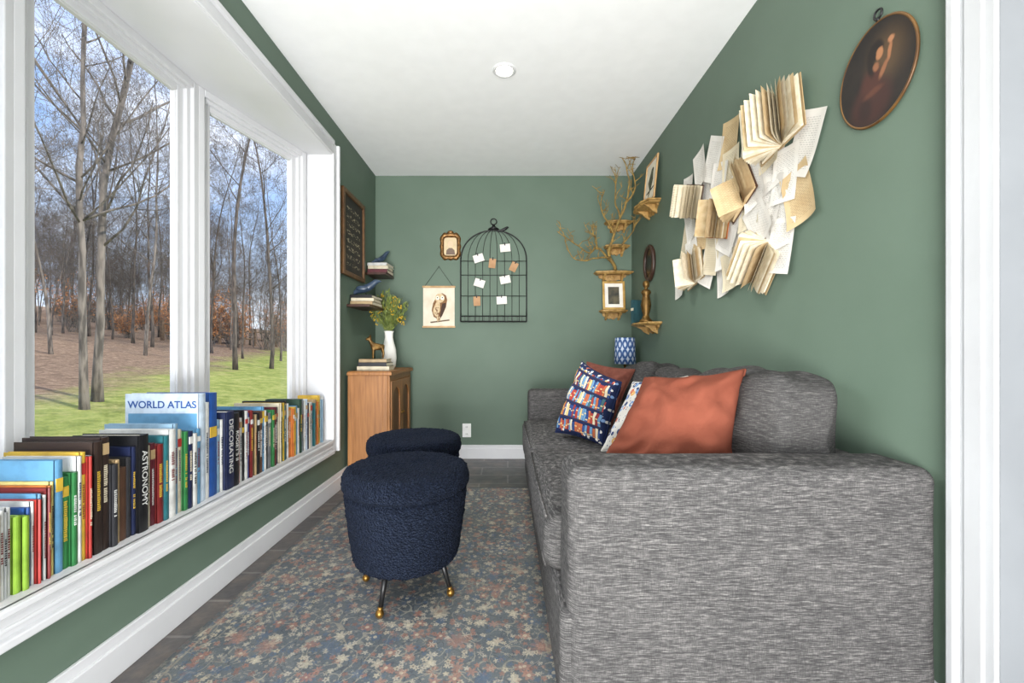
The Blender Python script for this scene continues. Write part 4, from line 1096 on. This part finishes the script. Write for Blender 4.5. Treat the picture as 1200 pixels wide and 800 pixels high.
def tree(me, x, yv, rz, sc, label, group=None, name='bare_tree'):
    o = bpy.data.objects.new(name, me); COL.objects.link(o); o.location = (x,yv,gz(x,yv)); o.rotation_euler = (0,0,rz); o.scale = (sc,)*3
    return tag(o, label, 'tree', group)
def at(u, Y): return ((u-VX)*Y/F, Y)
x_, y_ = at(99, 6.6); tree(tree_mesh(30,10,.066,M['bark'],-.01,(22,7,5,3),.2,.0022), x_, y_, .4, .9, 'bare grey tree nearest the window, left of the pair on the lawn')
x_, y_ = at(114, 7.2); tree(tree_mesh(31,11,.076,M['bark'],.05,(22,7,5,3),.2,.0022), x_, y_, 1.2, .95, 'leaning bare tree, right of the near pair on the lawn')
x_, y_ = at(276, 14.); tree(protos[3], x_, y_, 2.2, .8, 'tall bare tree in the left half of the farther window')
x_, y_ = at(318, 15.5); tree(protos[1], x_, y_, .2, .75, 'bare dark tree near the right edge of the farther window')
x_, y_ = at(60, 12.5); tree(protos[2], x_, y_, .2, .8, 'slim bare tree at the left edge of the nearer window')
x_, y_ = at(170, 15.); tree(protos[5], x_, y_, 3.2, .75, 'bare dark tree toward the right side of the nearer window')
gt = 'bare trees of the woods beyond the lawn'
q = random.Random(5); placed = []
for k in range(700):
    u = q.uniform(-40,360); D = 18+40*q.random(); x_, y_ = at(u, D)
    if any((x_-a)**2+(y_-b)**2 < 1.9 for a, b in placed) or len(placed) > 190: continue
    placed.append((x_,y_))
    tree(protos[q.choice((0,1,2,3,4,5))], x_, y_, q.uniform(0,6.28), q.uniform(.46,.76), 'bare grey tree in the woods beyond the lawn', gt)
def shrub_mesh(seed, leaf):
    q = random.Random(seed); mb = MB()
    for k in range(26):
        a = q.uniform(0,2*PI); d = Vector((math.cos(a)*.5,math.sin(a)*.5,q.uniform(.7,1.6))).normalized(); p = Vector((q.uniform(-.2,.2),q.uniform(-.2,.2),-.1)); L = q.uniform(1.2,3.)
        pts = [p]
        for i in range(5): d = (d+Vector((q.uniform(-.25,.25),q.uniform(-.25,.25),q.uniform(-.1,.2)))).normalized(); pts.append(pts[-1]+d*L/5)
        mb.tube(pts, [.016,.013,.011,.009,.006,.004], 3)
        for i in range(2,6):
            for s_ in range(3):
                e = pts[i]+Vector((q.uniform(-.5,.5),q.uniform(-.5,.5),q.uniform(0,.5))); mb.tube([pts[i],e], [.006,.003], 3)
                if leaf:
                    for w in range(4):
                        c = pts[i].lerp(e, q.random())+Vector((q.uniform(-.12,.12),q.uniform(-.12,.12),q.uniform(-.12,.12))); a1 = Vector((q.uniform(-1,1),q.uniform(-1,1),q.uniform(-1,1))).normalized()*.06; b1 = a1.cross(Vector((q.uniform(-1,1),q.uniform(-1,1),q.uniform(-1,1)))).normalized()*.03
                        mb.add([c-a1,c+b1,c+a1,c-b1], [(0,1,2,3)], 1)
    me = bpy.data.meshes.new('shrub'); me.from_pydata(mb.v, [], mb.f); me.update(); me.materials.append(M['bark']); me.materials.append(M['rustleaf'])
    me.polygons.foreach_set('material_index', mb.m); return me
sh = [shrub_mesh(1,False), shrub_mesh(2,False), shrub_mesh(3,True)]
for k in range(62):
    u = q.uniform(-30,360); D = 22+24*q.random(); x_, y_ = at(u, D)
    i = 2 if q.random() < .36 else q.randrange(2)
    o = tree(sh[i], x_, y_, q.uniform(0,6.28), q.uniform(.6,1.3), 'shrub with dry rust leaves at the foot of the woods' if i == 2 else 'bare twiggy shrub at the foot of the woods', 'rust-leaved shrubs at the woods edge' if i == 2 else 'bare shrubs at the woods edge', 'shrub'); o['category'] = 'shrub'
f0 = Vector((*at(190,24.),0)); f1 = Vector((*at(335,31.),0)); fo = thing('rail_fence', 'weathered wooden rail fence along the woods edge', 'fence', (f0.x,f0.y,gz(f0.x,f0.y)))
ppt = []
for k in range(11):
    p = f0.lerp(f1, k/10); z = gz(p.x,p.y); ppt.append(Vector((p.x,p.y,z)))
    MB().box(-.07,.07,-.07,.07,-.2,1.15,T=Matrix.Translation((p.x,p.y,z))).build('post', M['fence'], fo, world=True)
for a, b in zip(ppt, ppt[1:]):
    for hh in (.45,.95): MB().tube([a+Vector((0,0,hh)), b+Vector((0,0,hh))], .055, 5).build('rail', M['fence'], fo, world=True)

# ------------------------------------------------------------ world and lights
W = bpy.data.worlds.new('World'); S.world = W; W.use_nodes = True
t = W.node_tree; bg = t.nodes['Background']
tc = t.nodes.new('ShaderNodeTexCoord'); sp = t.nodes.new('ShaderNodeSeparateXYZ'); t.links.new(tc.outputs['Generated'], sp.inputs[0])
r1 = t.nodes.new('ShaderNodeValToRGB'); t.links.new(sp.outputs[2], r1.inputs[0])
r1.color_ramp.elements[0].position = .0; r1.color_ramp.elements[0].color = lin((214,230,247)); r1.color_ramp.elements[1].position = .5; r1.color_ramp.elements[1].color = lin((98,156,228))
mp = t.nodes.new('ShaderNodeMapping'); mp.inputs['Scale'].default_value = (1,1,2.2); t.links.new(tc.outputs['Generated'], mp.inputs[0])
nz = t.nodes.new('ShaderNodeTexNoise'); nz.inputs['Scale'].default_value = 2.6; nz.inputs['Detail'].default_value = 6; nz.inputs['Roughness'].default_value = .55; t.links.new(mp.outputs[0], nz.inputs['Vector'])
r2 = t.nodes.new('ShaderNodeValToRGB'); t.links.new(nz.outputs['Fac'], r2.inputs[0]); r2.color_ramp.elements[0].position = .46; r2.color_ramp.elements[1].position = .74
mx = t.nodes.new('ShaderNodeMix'); mx.data_type = 'RGBA'; t.links.new(r2.outputs[0], mx.inputs[0]); t.links.new(r1.outputs[0], mx.inputs[6]); mx.inputs[7].default_value = (.95,.96,1,1)
t.links.new(mx.outputs[2], bg.inputs['Color']); bg.inputs['Strength'].default_value = 1.5
def lamp(name, typ, loc, energy, dirv=None, **kw):
    l = bpy.data.lights.new(name, typ); l.energy = energy
    for k, v in kw.items(): setattr(l, k, v)
    o = bpy.data.objects.new(name, l); COL.objects.link(o); o.location = loc
    if dirv: o.rotation_euler = Vector(dirv).to_track_quat('-Z','Y').to_euler()
    return o
lamp('sun', 'SUN', (5,0,9), 5.2, (-.75,.3,-.5), angle=.01, color=(1,.95,.85))
lamp('sky_fill', 'SUN', (-6,2,9), 3.7, (.76,.12,-.52), angle=1.0, color=(1,.985,.95))  # second soft sun added to boost daylight through the bay
lamp('rear_fill', 'AREA', (-.3,-3.2,1.6), 135, (0.08,1,-.03), shape='RECTANGLE', size=2.2, size_y=2.0, color=(1,.98,.945))  # added fill behind the camera, not a lamp of this room
lamp('ceiling_fill', 'AREA', (-.25,-1.5,.35), 215, (0,1.2,1), shape='RECTANGLE', size=1.6, size_y=.9, color=(1,.995,.985))  # unseen area lamp added low down to brighten the ceiling
lamp('downlight', 'SPOT', (-.018,2.29,ZC-.02), 45, (0,0,-1), spot_size=2.6, spot_blend=.8, shadow_soft_size=.05, color=(1,.97,.92))

# ------------------------------------------------------------ camera
cd = bpy.data.cameras.new('camera'); cam = bpy.data.objects.new('camera', cd); COL.objects.link(cam)
cam.location = (0,0,H); cam.rotation_euler = (PI/2,0,0)
cd.sensor_width = 36; cd.lens = 36*F/1200; cd.shift_x = 5/1200; cd.shift_y = 9/1200; cd.clip_start = .02; cd.clip_end = 400
S.camera = cam
S.view_settings.view_transform = 'Standard'; S.view_settings.look = 'None'; S.view_settings.exposure = 0.
